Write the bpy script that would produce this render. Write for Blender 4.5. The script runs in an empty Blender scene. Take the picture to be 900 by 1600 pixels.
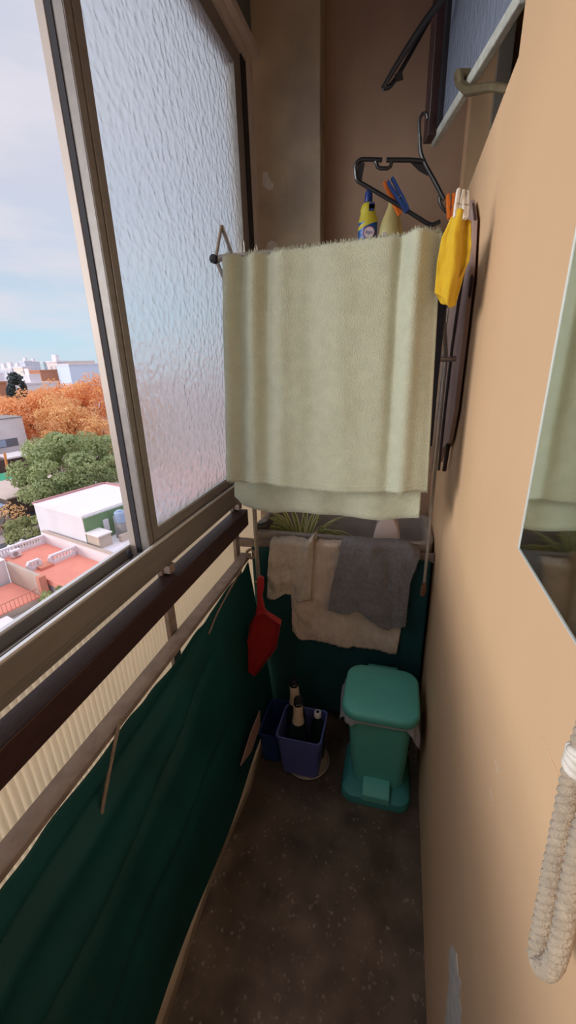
import bpy, bmesh, math, random
import numpy as np
from mathutils import Vector, Matrix, noise
random.seed(7)
PI = math.pi
S = bpy.context.scene
C = S.collection

# ------------------------------------------------------------------ camera
EYE = Vector((0, 0, 1.5))
FPX = 641.0
def _n(v): return v / np.linalg.norm(v)
_Y = _n(np.array([180., -240., FPX]))
_D = np.array([52., 1750., FPX]); _D = _n(_D - _D.dot(_Y) * _Y)
_Z = -_D
_X = np.cross(_Y, _Z)
M3 = np.stack([_X, _Y, _Z])                       # rows: world axes in camera coordinates
cam_data = bpy.data.cameras.new('camera')
cam = bpy.data.objects.new('camera', cam_data); C.objects.link(cam)
cam_data.sensor_fit = 'VERTICAL'; cam_data.sensor_height = 36.0; cam_data.sensor_width = 36.0
cam_data.lens = FPX / 1600.0 * 36.0
cam_data.clip_start = 0.02; cam_data.clip_end = 6000
R = Matrix(((M3[0][0], -M3[0][1], -M3[0][2]), (M3[1][0], -M3[1][1], -M3[1][2]), (M3[2][0], -M3[2][1], -M3[2][2])))
cam.matrix_world = Matrix.Translation(EYE) @ R.to_4x4()
S.camera = cam
def ray(u, v): return Vector(M3 @ np.array([u - 450., v - 800., FPX]))
def at(u, v, axis, val):                           # where the sight line meets a real plane of the place
    d = ray(u, v); i = 'xyz'.index(axis)
    return EYE + d * ((val - EYE[i]) / d[i])
def far(u, v, r):                                  # point at horizontal distance r
    d = ray(u, v); return EYE + d * (r / math.hypot(d.x, d.y))

# ------------------------------------------------------------------ materials
def mat(name, col, rough=0.6, metal=0.0, var=0.0, vscale=20.0, col2=None, bump=0.0, bscale=60.0, spec=0.5, sheen=0.0, trans=0.0, detail=4.0, coat=0.0, stretch=None):
    m = bpy.data.materials.new(name); m.use_nodes = True
    nt = m.node_tree; N = nt.nodes; L = nt.links
    b = N['Principled BSDF']
    b.inputs['Base Color'].default_value = (*col, 1); b.inputs['Roughness'].default_value = rough
    b.inputs['Metallic'].default_value = metal; b.inputs['Specular IOR Level'].default_value = spec
    if sheen: b.inputs['Sheen Weight'].default_value = sheen; b.inputs['Sheen Roughness'].default_value = 0.5
    if coat: b.inputs['Coat Weight'].default_value = coat
    tc = N.new('ShaderNodeTexCoord'); vec = tc.outputs['Object']
    if stretch:
        mp = N.new('ShaderNodeMapping'); mp.inputs['Scale'].default_value = stretch
        L.new(vec, mp.inputs['Vector']); vec = mp.outputs['Vector']
    if var or col2:
        nz = N.new('ShaderNodeTexNoise'); nz.inputs['Scale'].default_value = vscale; nz.inputs['Detail'].default_value = detail
        L.new(vec, nz.inputs['Vector'])
        rp = N.new('ShaderNodeValToRGB'); e = rp.color_ramp.elements
        e[0].position = 0.32; e[1].position = 0.68
        c2 = col2 or tuple(c * (1 - var) for c in col)
        e[0].color = (*c2, 1); e[1].color = (*col, 1)
        L.new(nz.outputs['Fac'], rp.inputs['Fac']); L.new(rp.outputs['Color'], b.inputs['Base Color'])
    if bump:
        nb = N.new('ShaderNodeTexNoise'); nb.inputs['Scale'].default_value = bscale; nb.inputs['Detail'].default_value = 5
        L.new(vec, nb.inputs['Vector'])
        bp = N.new('ShaderNodeBump'); bp.inputs['Strength'].default_value = bump; bp.inputs['Distance'].default_value = 0.01
        L.new(nb.outputs['Fac'], bp.inputs['Height']); L.new(bp.outputs['Normal'], b.inputs['Normal'])
    if trans:
        t = N.new('ShaderNodeBsdfTranslucent'); t.inputs['Color'].default_value = (*col, 1)
        mx = N.new('ShaderNodeMixShader'); mx.inputs['Fac'].default_value = trans
        out = N['Material Output']
        L.new(b.outputs[0], mx.inputs[1]); L.new(t.outputs[0], mx.inputs[2]); L.new(mx.outputs[0], out.inputs['Surface'])
    return m

M = {}
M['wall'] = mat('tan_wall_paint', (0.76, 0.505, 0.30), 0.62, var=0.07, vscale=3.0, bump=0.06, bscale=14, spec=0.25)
M['wallback'] = mat('brown_wall', (0.48, 0.33, 0.24), 0.75, var=0.22, vscale=4.0, bump=0.12, bscale=25, spec=0.2)  # darker and browner than the tan side wall
M['pier'] = mat('stained_pier_paint', (0.68, 0.56, 0.39), 0.75, col2=(0.33, 0.26, 0.20), vscale=3.2, bump=0.15, bscale=22, spec=0.2)
M['plaster'] = mat('bare_plaster', (0.72, 0.68, 0.62), 0.85, var=0.2, vscale=60, bump=0.3, bscale=90)
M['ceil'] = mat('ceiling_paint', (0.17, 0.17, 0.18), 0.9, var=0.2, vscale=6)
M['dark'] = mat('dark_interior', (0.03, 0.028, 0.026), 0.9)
M['reveal'] = mat('reveal_paint', (0.42, 0.36, 0.29), 0.8, var=0.15, vscale=9)
M['bronze'] = mat('bronze_anodised_aluminium', (0.29, 0.266, 0.248), 0.42, metal=0.35, var=0.15, vscale=8, stretch=(8, 1, 8))
M['bronze_lt'] = mat('worn_bronze_aluminium', (0.48, 0.415, 0.37), 0.45, metal=0.3, var=0.1, vscale=10)
M['jamb'] = mat('lit_bronze_jamb', (0.70, 0.60, 0.54), 0.45, var=0.15, vscale=7, stretch=(9, 9, 1))  # jamb and head track lightened: the light on them is put into the colour
M['alu'] = mat('bare_aluminium_lip', (0.86, 0.86, 0.86), 0.38, metal=0.3)
M['gasket'] = mat('black_gasket', (0.016, 0.014, 0.02), 0.7)
M['maroon'] = mat('dark_maroon_paint', (0.060, 0.027, 0.029), 0.42, var=0.3, vscale=25, bump=0.08, bscale=60, stretch=(6, 1, 6))
M['railgrey'] = mat('weathered_grey_brown_paint', (0.36, 0.30, 0.275), 0.6, col2=(0.25, 0.20, 0.185), vscale=26, bump=0.2, bscale=60)
M['fabric'] = mat('dark_green_awning_cloth', (0.005, 0.086, 0.094), 0.62, var=0.3, vscale=5, bump=0.12, bscale=300, spec=0.35)
M['fabric_back'] = mat('dark_teal_cloth', (0.014, 0.088, 0.098), 0.65, var=0.3, vscale=6, bump=0.1, bscale=300, spec=0.3)
M['cord'] = mat('old_cord', (0.36, 0.29, 0.23), 0.85, var=0.3, vscale=90, bump=0.3, bscale=300)
M['curb'] = mat('curb_paint', (0.50, 0.42, 0.33), 0.75, var=0.25, vscale=12, bump=0.2, bscale=40)
M['towel'] = mat('pale_green_terry', (0.55, 0.575, 0.43), 0.95, var=0.1, vscale=40, bump=0.55, bscale=420, spec=0.1, sheen=0.35)
M['washcloth'] = mat('cream_waffle_cotton', (0.74, 0.66, 0.55), 0.95, var=0.15, vscale=60, bump=0.5, bscale=260, spec=0.1, sheen=0.2)
M['muslin'] = mat('cream_muslin', (0.82, 0.69, 0.57), 0.95, var=0.12, vscale=50, bump=0.5, bscale=220, spec=0.1, sheen=0.2, stretch=(1, 1, 0.35))
M['greytowel'] = mat('grey_terry', (0.32, 0.31, 0.33), 0.97, var=0.28, vscale=110, bump=0.8, bscale=330, spec=0.1, sheen=0.4)
M['denim'] = mat('navy_denim', (0.020, 0.028, 0.06), 0.9, var=0.3, vscale=150, bump=0.3, bscale=500)
M['yellow'] = mat('yellow_dust_cloth', (0.80, 0.52, 0.02), 0.85, var=0.12, vscale=40, bump=0.25, bscale=400, sheen=0.2, trans=0.15)
M['steel'] = mat('dull_steel_tube', (0.42, 0.38, 0.34), 0.42, metal=0.6, var=0.2, vscale=40)
M['rust'] = mat('rusty_iron', (0.20, 0.085, 0.04), 0.85, var=0.5, vscale=90, bump=0.4, bscale=160)
M['red'] = mat('red_plastic', (0.42, 0.024, 0.028), 0.45, var=0.12, vscale=12)
M['teal'] = mat('teal_plastic', (0.13, 0.56, 0.46), 0.42, var=0.06, vscale=20)
M['teal_dk'] = mat('teal_plastic_dull', (0.06, 0.32, 0.29), 0.5, var=0.1, vscale=14)
M['liner'] = mat('white_bin_liner', (0.70, 0.70, 0.74), 0.35, var=0.1, vscale=30, bump=0.4, bscale=60, trans=0.3)
M['blue'] = mat('violet_blue_plastic', (0.11, 0.14, 0.42), 0.45, var=0.12, vscale=12)
M['navy'] = mat('navy_plastic', (0.02, 0.05, 0.2), 0.45)
M['saucer'] = mat('cream_saucer', (0.52, 0.45, 0.36), 0.6, var=0.2, vscale=25)
M['bottleglass'] = mat('dark_green_bottle', (0.008, 0.022, 0.012), 0.08, spec=0.7, coat=0.4)
M['foil'] = mat('pale_gold_foil', (0.78, 0.62, 0.42), 0.5, metal=0.1, var=0.1, vscale=90, bump=0.2, bscale=200)
M['white'] = mat('white_plastic', (0.78, 0.77, 0.74), 0.5)
M['black'] = mat('black_plastic', (0.014, 0.014, 0.017), 0.35, spec=0.6)
M['bottle_blue'] = mat('blue_label', (0.015, 0.115, 0.42), 0.35)
M['bottle_cap'] = mat('blue_cap', (0.02, 0.06, 0.32), 0.4)
M['bottle_yellow'] = mat('yellow_label', (0.72, 0.60, 0.05), 0.4)
M['bottle_pale'] = mat('pale_yellow_plastic', (0.66, 0.56, 0.24), 0.4, var=0.06, vscale=30)
M['emblem'] = mat('label_pink_white', (0.75, 0.62, 0.68), 0.5)
M['emblem_red'] = mat('label_red', (0.35, 0.05, 0.10), 0.5)
M['ink'] = mat('label_ink', (0.02, 0.04, 0.22), 0.5)
M['peg_blue'] = mat('blue_peg_plastic', (0.012, 0.06, 0.25), 0.45)
M['peg_orange'] = mat('orange_peg_plastic', (0.85, 0.20, 0.015), 0.45)
M['peg_white'] = mat('white_peg_plastic', (0.75, 0.70, 0.62), 0.5)
M['concrete'] = mat('grey_concrete', (0.42, 0.38, 0.35), 0.85, var=0.2, vscale=14, bump=0.3, bscale=50)
M['jug'] = mat('pale_pink_plastic', (0.86, 0.71, 0.67), 0.45, var=0.05, vscale=20)
M['terracotta_pot'] = mat('terracotta_pot', (0.42, 0.16, 0.08), 0.8, var=0.2, vscale=30)
M['board'] = mat('pinkish_brown_board', (0.42, 0.30, 0.27), 0.6, var=0.15, vscale=9)
M['boardedge'] = mat('dark_brown_edge', (0.045, 0.026, 0.03), 0.55)
M['rope'] = mat('natural_cotton_rope', (0.54, 0.435, 0.315), 0.9, var=0.25, vscale=90, bump=0.5, bscale=500, sheen=0.2)
M['white_paint_wood'] = mat('chipped_white_paint', (0.50, 0.52, 0.47), 0.65, var=0.25, vscale=70, bump=0.2, bscale=80)
M['brass'] = mat('tarnished_brass', (0.19, 0.15, 0.085), 0.5, metal=0.5, var=0.25, vscale=60)
M['wood'] = mat('shelf_wood', (0.25, 0.15, 0.09), 0.6, var=0.2, vscale=12)
M['batten'] = mat('pinkish_batten', (0.46, 0.30, 0.26), 0.35, var=0.15, vscale=20)

def glass_mat(name, scale, bump, rough, tint=(0.93, 0.985, 1.0)):
    m = bpy.data.materials.new(name); m.use_nodes = True
    nt = m.node_tree; N = nt.nodes; L = nt.links; b = N['Principled BSDF']
    b.inputs['Base Color'].default_value = (*tint, 1); b.inputs['Roughness'].default_value = rough
    b.inputs['Transmission Weight'].default_value = 1.0; b.inputs['IOR'].default_value = 1.45
    tc = N.new('ShaderNodeTexCoord')
    nz = N.new('ShaderNodeTexNoise'); nz.inputs['Scale'].default_value = scale * 0.6; nz.inputs['Detail'].default_value = 2
    L.new(tc.outputs['Object'], nz.inputs['Vector'])
    ad = N.new('ShaderNodeVectorMath'); ad.operation = 'MULTIPLY_ADD'
    ad.inputs[1].default_value = (0.02, 0.02, 0.02)
    L.new(nz.outputs['Color'], ad.inputs[0]); L.new(tc.outputs['Object'], ad.inputs[2])
    vo = N.new('ShaderNodeTexVoronoi'); vo.feature = 'SMOOTH_F1'; vo.inputs['Scale'].default_value = scale
    vo.inputs['Smoothness'].default_value = 0.45
    L.new(ad.outputs[0], vo.inputs['Vector'])
    bp = N.new('ShaderNodeBump'); bp.inputs['Strength'].default_value = bump; bp.inputs['Distance'].default_value = 0.008
    L.new(vo.outputs['Distance'], bp.inputs['Height']); L.new(bp.outputs['Normal'], b.inputs['Normal'])
    return m
M['tglass'] = glass_mat('hammered_glass', 48, 0.22, 0.24)
M['hglass'] = mat('wired_dark_glass', (0.20, 0.235, 0.31), 0.22, bump=0.5, bscale=90, stretch=(1, 1, 0.5), spec=0.8)
mm = bpy.data.materials.new('mirror_silver'); mm.use_nodes = True
b = mm.node_tree.nodes['Principled BSDF']; b.inputs['Base Color'].default_value = (0.62, 0.68, 0.62, 1)
b.inputs['Metallic'].default_value = 1; b.inputs['Roughness'].default_value = 0.045
M['mirror'] = mm

def floor_mat():                                   # worn terrazzo
    m = bpy.data.materials.new('worn_terrazzo'); m.use_nodes = True
    nt = m.node_tree; N = nt.nodes; L = nt.links; b = N['Principled BSDF']
    tc = N.new('ShaderNodeTexCoord')
    vo = N.new('ShaderNodeTexVoronoi'); vo.inputs['Scale'].default_value = 75
    n1 = N.new('ShaderNodeTexNoise'); n1.inputs['Scale'].default_value = 9; n1.inputs['Detail'].default_value = 6
    n2 = N.new('ShaderNodeTexNoise'); n2.inputs['Scale'].default_value = 46; n2.inputs['Detail'].default_value = 3
    for q in (vo, n1, n2): L.new(tc.outputs['Object'], q.inputs['Vector'])
    rp = N.new('ShaderNodeValToRGB'); e = rp.color_ramp.elements
    e[0].position = 0.3; e[0].color = (0.115, 0.083, 0.060, 1); e[1].position = 0.7; e[1].color = (0.275, 0.20, 0.145, 1)
    L.new(n1.outputs['Fac'], rp.inputs['Fac'])
    r2 = N.new('ShaderNodeValToRGB'); e = r2.color_ramp.elements
    e[0].position = 0.55; e[0].color = (0, 0, 0, 1); e[1].position = 0.64; e[1].color = (1, 1, 1, 1)
    L.new(n2.outputs['Fac'], r2.inputs['Fac'])
    r3 = N.new('ShaderNodeValToRGB'); e = r3.color_ramp.elements
    e[0].position = 0.0; e[0].color = (0.75, 0.75, 0.75, 1); e[1].position = 0.5; e[1].color = (0, 0, 0, 1)
    L.new(vo.outputs['Distance'], r3.inputs['Fac'])
    mu = N.new('ShaderNodeMath'); mu.operation = 'MULTIPLY'
    L.new(r2.outputs['Color'], mu.inputs[0]); L.new(r3.outputs['Color'], mu.inputs[1])
    mx = N.new('ShaderNodeMix'); mx.data_type = 'RGBA'
    L.new(mu.outputs[0], mx.inputs['Factor']); L.new(rp.outputs['Color'], mx.inputs[6]); mx.inputs[7].default_value = (0.66, 0.54, 0.42, 1)
    L.new(mx.outputs[2], b.inputs['Base Color'])
    b.inputs['Roughness'].default_value = 0.55
    bp = N.new('ShaderNodeBump'); bp.inputs['Strength'].default_value = 0.2; bp.inputs['Distance'].default_value = 0.004
    L.new(n2.outputs['Fac'], bp.inputs['Height']); L.new(bp.outputs['Normal'], b.inputs['Normal'])
    return m
M['floor'] = floor_mat()
M['panel'] = mat('cream_corrugated_sheet', (0.92, 0.83, 0.68), 0.5, var=0.05, vscale=5, trans=0.6)
# city
M['c_white'] = mat('whitewashed_wall', (0.80, 0.75, 0.78), 0.9, var=0.1, vscale=0.4)
M['c_roof'] = mat('pale_membrane_roof', (0.86, 0.79, 0.77), 0.9, var=0.06, vscale=0.3)
M['c_red'] = mat('terracotta_deck', (0.84, 0.31, 0.225), 0.85, var=0.12, vscale=0.6)
M['c_trim'] = mat('terracotta_trim', (0.68, 0.27, 0.18), 0.85, var=0.15, vscale=1)
M['c_pinktrim'] = mat('dull_red_coping', (0.50, 0.24, 0.25), 0.85)
M['c_tan'] = mat('tan_render', (0.58, 0.46, 0.38), 0.9, var=0.15, vscale=0.6)
M['c_green'] = mat('green_facade', (0.19, 0.29, 0.15), 0.9, var=0.2, vscale=1)
M['c_brown'] = mat('dark_brown_cladding', (0.12, 0.075, 0.065), 0.9, var=0.2, vscale=1)
M['c_beige'] = mat('beige_roof', (0.66, 0.52, 0.45), 0.9, var=0.08, vscale=0.5)
M['c_grey'] = mat('grey_render', (0.36, 0.33, 0.32), 0.9, var=0.2, vscale=0.7)
M['c_dark'] = mat('dark_opening', (0.05, 0.045, 0.055), 0.7)
M['c_glass'] = mat('tinted_window', (0.17, 0.18, 0.22), 0.25)
M['c_tank'] = mat('blue_grey_tank', (0.33, 0.41, 0.56), 0.6)
M['c_awning'] = mat('green_awning', (0.05, 0.36, 0.20), 0.7)
M['c_orange'] = mat('orange_paint', (0.85, 0.30, 0.10), 0.8)
M['c_ground'] = mat('city_ground', (0.66, 0.53, 0.50), 0.95, col2=(0.50, 0.42, 0.41), vscale=0.06)
M['c_street'] = mat('asphalt', (0.13, 0.125, 0.14), 0.9, var=0.15, vscale=0.5)
M['c_pave'] = mat('pavement_slab', (0.45, 0.42, 0.42), 0.9, var=0.12, vscale=0.8)
M['leaf_green'] = mat('green_leaves', (0.46, 0.50, 0.23), 0.8, col2=(0.27, 0.34, 0.16), vscale=0.55, trans=0.25)
M['leaf_lime'] = mat('yellow_green_leaves', (0.40, 0.42, 0.18), 0.75, var=0.4, vscale=0.9, trans=0.25)
M['leaf_orange'] = mat('autumn_leaves', (0.93, 0.52, 0.22), 0.85, col2=(0.80, 0.38, 0.19), vscale=0.35, trans=0.25)
M['leaf_gold'] = mat('golden_leaves', (0.94, 0.62, 0.28), 0.85, col2=(0.72, 0.36, 0.18), vscale=0.4, trans=0.25)
M['leaf_dark'] = mat('dark_conifer', (0.075, 0.10, 0.10), 0.85, var=0.3, vscale=0.7)
M['bark'] = mat('bark', (0.15, 0.11, 0.09), 0.95, var=0.3, vscale=3)
def facade(name, wall, win, sx, sz, wfrac=0.5):
    m = bpy.data.materials.new(name); m.use_nodes = True
    nt = m.node_tree; N = nt.nodes; L = nt.links; b = N['Principled BSDF']; b.inputs['Roughness'].default_value = 0.85
    tc = N.new('ShaderNodeTexCoord'); sp = N.new('ShaderNodeSeparateXYZ'); L.new(tc.outputs['Object'], sp.inputs[0])
    a = N.new('ShaderNodeMath'); a.operation = 'ADD'; L.new(sp.outputs['X'], a.inputs[0]); L.new(sp.outputs['Y'], a.inputs[1])
    cb = N.new('ShaderNodeCombineXYZ'); L.new(a.outputs[0], cb.inputs[0]); L.new(sp.outputs['Z'], cb.inputs[1])
    br = N.new('ShaderNodeTexBrick'); br.offset = 0.0; br.inputs['Scale'].default_value = 1
    br.inputs['Brick Width'].default_value = sx; br.inputs['Row Height'].default_value = sz
    br.inputs['Mortar Size'].default_value = min(sx, sz) * (1 - wfrac) * 0.5; br.inputs['Mortar Smooth'].default_value = 0
    br.inputs['Color1'].default_value = (*win, 1); br.inputs['Color2'].default_value = (*[w * 1.4 for w in win], 1)
    br.inputs['Mortar'].default_value = (*wall, 1)
    L.new(cb.outputs[0], br.inputs['Vector'])
    ge = N.new('ShaderNodeNewGeometry'); s2 = N.new('ShaderNodeSeparateXYZ'); L.new(ge.outputs['True Normal'], s2.inputs[0])
    gt = N.new('ShaderNodeMath'); gt.operation = 'GREATER_THAN'; gt.inputs[1].default_value = 0.5; L.new(s2.outputs['Z'], gt.inputs[0])
    mx = N.new('ShaderNodeMix'); mx.data_type = 'RGBA'; L.new(gt.outputs[0], mx.inputs['Factor'])
    L.new(br.outputs['Color'], mx.inputs[6]); mx.inputs[7].default_value = (*wall, 1)
    L.new(mx.outputs[2], b.inputs['Base Color'])
    return m
FA = {
 'white': facade('white_tower_facade', (0.80, 0.79, 0.82), (0.48, 0.50, 0.58), 3.2, 3.0, 0.35),
 'grid': facade('grey_grid_facade', (0.66, 0.65, 0.69), (0.34, 0.34, 0.40), 2.2, 2.6, 0.55),
 'peach': facade('peach_facade', (0.83, 0.70, 0.62), (0.58, 0.52, 0.52), 5.0, 3.0, 0.25),
 'lav': facade('lavender_facade', (0.60, 0.62, 0.72), (0.48, 0.50, 0.60), 3.5, 3.2, 0.45),
 'blue': facade('pale_blue_facade', (0.66, 0.74, 0.87), (0.62, 0.68, 0.80), 30, 30, 0.1),
 'beige': facade('beige_grid_facade', (0.78, 0.68, 0.66), (0.42, 0.38, 0.42), 2.4, 2.8, 0.5),
 'brown': facade('rust_brown_facade', (0.50, 0.22, 0.13), (0.46, 0.20, 0.12), 30, 30, 0.1),
 'bgreen': facade('grey_green_facade', (0.46, 0.55, 0.58), (0.40, 0.48, 0.50), 4, 3, 0.4),
}

# ------------------------------------------------------------------ mesh helpers
class MB:
    def __init__(s): s.v = []; s.f = []; s.X = None
    def add(s, vs, fs):
        o = len(s.v)
        s.v += [tuple(s.X @ Vector(p)) if s.X else tuple(p) for p in vs]
        s.f += [tuple(i + o for i in f) for f in fs]
        return s
    def box(s, x0, x1, y0, y1, z0, z1):
        x0, x1 = min(x0, x1), max(x0, x1); y0, y1 = min(y0, y1), max(y0, y1); z0, z1 = min(z0, z1), max(z0, z1)
        return s.add([(x0, y0, z0), (x1, y0, z0), (x1, y1, z0), (x0, y1, z0), (x0, y0, z1), (x1, y0, z1), (x1, y1, z1), (x0, y1, z1)],
                     [(0, 3, 2, 1), (4, 5, 6, 7), (0, 1, 5, 4), (1, 2, 6, 5), (2, 3, 7, 6), (3, 0, 4, 7)])
    def tube(s, pts, r, n=10, cap=True, flat=1.0):
        pts = [Vector(p) for p in pts]; k = len(pts); rr = r if isinstance(r, (list, tuple)) else [r] * k
        vs = []; fs = []; pu = None
        for i, p in enumerate(pts):
            t = (pts[min(i + 1, k - 1)] - pts[max(i - 1, 0)]).normalized()
            if pu is None:
                pu = t.cross(Vector((0, 0, 1)));
                if pu.length < 1e-3: pu = t.cross(Vector((1, 0, 0)))
            u = (pu - t * pu.dot(t)).normalized(); w = t.cross(u); pu = u
            for j in range(n):
                a = 2 * PI * j / n
                vs.append(p + u * math.cos(a) * rr[i] + w * math.sin(a) * rr[i] * flat)
        for i in range(k - 1):
            for j in range(n):
                fs.append((i * n + j, i * n + (j + 1) % n, (i + 1) * n + (j + 1) % n, (i + 1) * n + j))
        if cap: fs.append(tuple(range(n - 1, -1, -1))); fs.append(tuple((k - 1) * n + j for j in range(n)))
        return s.add(vs, fs)
    def lathe(s, prof, c, n=28):
        vs = []; fs = []; c = Vector(c)
        for r, z in prof:
            for j in range(n):
                a = 2 * PI * j / n; vs.append(c + Vector((r * math.cos(a), r * math.sin(a), z)))
        for i in range(len(prof) - 1):
            for j in range(n): fs.append((i * n + j, i * n + (j + 1) % n, (i + 1) * n + (j + 1) % n, (i + 1) * n + j))
        fs.append(tuple(range(n - 1, -1, -1))); fs.append(tuple((len(prof) - 1) * n + j for j in range(n)))
        return s.add(vs, fs)
    def prism(s, poly, off):                      # poly: 3-D outline, off: extrusion vector
        n = len(poly); off = Vector(off); vs = [Vector(p) for p in poly] + [Vector(p) + off for p in poly]
        fs = [tuple(range(n - 1, -1, -1)), tuple(range(n, 2 * n))] + [(i, (i + 1) % n, n + (i + 1) % n, n + i) for i in range(n)]
        return s.add(vs, fs)
    def loft(s, rings, cap0=True, cap1=True):
        n = len(rings[0]); vs = [p for r in rings for p in r]; fs = []
        for i in range(len(rings) - 1):
            for j in range(n): fs.append((i * n + j, i * n + (j + 1) % n, (i + 1) * n + (j + 1) % n, (i + 1) * n + j))
        if cap0: fs.append(tuple(range(n - 1, -1, -1)))
        if cap1: fs.append(tuple((len(rings) - 1) * n + j for j in range(n)))
        return s.add(vs, fs)
    def grid(s, fn, nu, nv):
        vs = [fn(i / nu, j / nv) for j in range(nv + 1) for i in range(nu + 1)]
        fs = [(j * (nu + 1) + i, j * (nu + 1) + i + 1, (j + 1) * (nu + 1) + i + 1, (j + 1) * (nu + 1) + i) for j in range(nv) for i in range(nu)]
        return s.add(vs, fs)

def wloc(o):
    p = Vector(o.location)
    while o.parent: o = o.parent; p += o.location
    return p
def obj(name, mb, m, parent=None, loc=None, bevel=0, solid=0, sub=0, sharp=35, fix=True):
    me = bpy.data.meshes.new(name)
    if parent is not None: base = wloc(parent); o_loc = Vector((0, 0, 0))
    else:
        if loc is None:
            xs = [v[0] for v in mb.v]; ys = [v[1] for v in mb.v]; zs = [v[2] for v in mb.v]
            loc = ((min(xs) + max(xs)) / 2, (min(ys) + max(ys)) / 2, min(zs))
        base = Vector(loc); o_loc = base
    me.from_pydata([tuple(Vector(v) - base) for v in mb.v], [], mb.f); me.update()
    if fix:
        bm = bmesh.new(); bm.from_mesh(me); bmesh.ops.recalc_face_normals(bm, faces=bm.faces[:]); bm.to_mesh(me); bm.free()
    me.polygons.foreach_set('use_smooth', [True] * len(me.polygons))
    if sharp: me.set_sharp_from_angle(angle=math.radians(sharp))
    me.materials.append(m)
    o = bpy.data.objects.new(name, me); C.objects.link(o); o.location = o_loc
    if parent is not None: o.parent = parent
    if solid: q = o.modifiers.new('thickness', 'SOLIDIFY'); q.thickness = solid; q.offset = 0
    if bevel: q = o.modifiers.new('bevel', 'BEVEL'); q.width = bevel; q.segments = 3; q.limit_method = 'ANGLE'; q.angle_limit = math.radians(40)
    if sub: q = o.modifiers.new('smooth', 'SUBSURF'); q.levels = sub; q.render_levels = sub
    return o
def tag(o, label=None, cat=None, group=None, kind=None):
    if label: o['label'] = label
    if cat: o['category'] = cat
    if group: o['group'] = group
    if kind: o['kind'] = kind
    return o
def thing(name, loc, label, cat, group=None):
    o = bpy.data.objects.new(name, None); C.objects.link(o); o.location = loc; o.empty_display_size = 0.05
    return tag(o, label, cat, group)
def struct(o, label=None, cat=None): return tag(o, label, cat, kind='structure')
def copy_tree(o, parent=None):
    c = o.copy(); C.objects.link(c)
    if parent is not None: c.parent = parent
    for ch in list(o.children): copy_tree(ch, c)
    return c
def rrect(cx, cy, w, d, r, z, n=6):
    out = []
    for sx, sy, a0 in ((1, 1, 0), (-1, 1, 90), (-1, -1, 180), (1, -1, 270)):
        for k in range(n + 1):
            a = math.radians(a0 + 90 * k / n)
            out.append(Vector((cx + sx * (w / 2 - r) + r * math.cos(a), cy + sy * (d / 2 - r) + r * math.sin(a), z)))
    return out
def poly_at(pl, t):                                # point on a polyline by arc length
    pl = [Vector(p) for p in pl]
    if len(pl) == 1: return pl[0]
    ls = [(pl[i + 1] - pl[i]).length for i in range(len(pl) - 1)]; T = sum(ls) * t
    for i, l in enumerate(ls):
        if T <= l or i == len(ls) - 1: return pl[i].lerp(pl[i + 1], min(1, T / l) if l else 0)
        T -= l
def smooth(pl, n=60, it=0):                        # Catmull-Rom through the points
    P = [Vector(p) for p in pl]; P = [P[0] * 2 - P[1]] + P + [P[-1] * 2 - P[-2]]; out = []
    k = len(P) - 3; per = max(2, n // k)
    for i in range(1, len(P) - 2):
        p0, p1, p2, p3 = P[i - 1], P[i], P[i + 1], P[i + 2]
        for j in range(per):
            t = j / per
            out.append(0.5 * ((2 * p1) + (p2 - p0) * t + (2 * p0 - 5 * p1 + 4 * p2 - p3) * t * t + (3 * p1 - p0 - 3 * p2 + p3) * t ** 3))
    out.append(P[-2]); return out
def coons(top, bottom, left, right, disp=None):    # sheet spanned by four border lines
    def f(u, v):
        a, b_, c, d = poly_at(top, u), poly_at(bottom, u), poly_at(left, v), poly_at(right, v)
        p00, p10, p01, p11 = poly_at(top, 0), poly_at(top, 1), poly_at(bottom, 0), poly_at(bottom, 1)
        p = a * (1 - v) + b_ * v + c * (1 - u) + d * u - (p00 * (1 - u) * (1 - v) + p10 * u * (1 - v) + p01 * (1 - u) * v + p11 * u * v)
        return p + disp(u, v) if disp else p
    return f
def px(pts, axis, val): return [at(u, v, axis, val) for u, v in pts]
def gauss(x, c, w): return math.exp(-((x - c) / w) ** 2)

# ------------------------------------------------------------------ room shell
XR, XL, YB, H = 0.154, -0.55, 1.85, 2.78
fl = struct(obj('floor', MB().box(-0.60, XR + 0.12, -1.45, 1.95, -0.12, 0.0), M['floor'], sharp=0, fix=True), 'worn dark brown terrazzo balcony floor with pale chips', 'floor')
OY0, OY1, OZ0, OZ1 = 0.97, 1.72, 1.965, 2.50
w = MB()
w.box(XR, XR + 0.14, -1.45, 1.95, 0, OZ0); w.box(XR, XR + 0.14, -1.45, OY0, OZ0, H); w.box(XR, XR + 0.14, OY1, 1.95, OZ0, H); w.box(XR, XR + 0.14, OY0, OY1, OZ1, H)
wr = struct(obj('wall_right', w, M['wall'], bevel=0), 'smooth tan painted wall along the balcony', 'wall')
def patch(name, pts, axis, val, thick, parent, m):
    P = px(pts, axis, val); off = Vector((0, 0, 0)); off['xyz'.index(axis)] = -thick
    return obj(name, MB().prism(P, off), m, parent)
patch('bare_plaster_patch', [(707, 1477), (714, 1490), (716, 1520), (721, 1535), (718, 1560), (722, 1580), (719, 1612), (696, 1612), (699, 1570), (703, 1530), (702, 1500), (704, 1482)], 'x', XR, 0.0015, wr, M['plaster'])
obj('wall_ridge', MB().tube(px([(848, 1150), (862, 1185), (878, 1222), (890, 1246)], 'x', XR), [0.0003, 0.0011, 0.0013, 0.0004], 8), M['wall'], wr)
obj('scratch_mark', MB().tube(px([(774, 1187), (778, 1208)], 'x', XR), 0.0006, 6), M['plaster'], wr)
obj('scratch_mark', MB().tube(px([(766, 1232), (769, 1252)], 'x', XR), 0.0005, 6), M['plaster'], wr)
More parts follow.
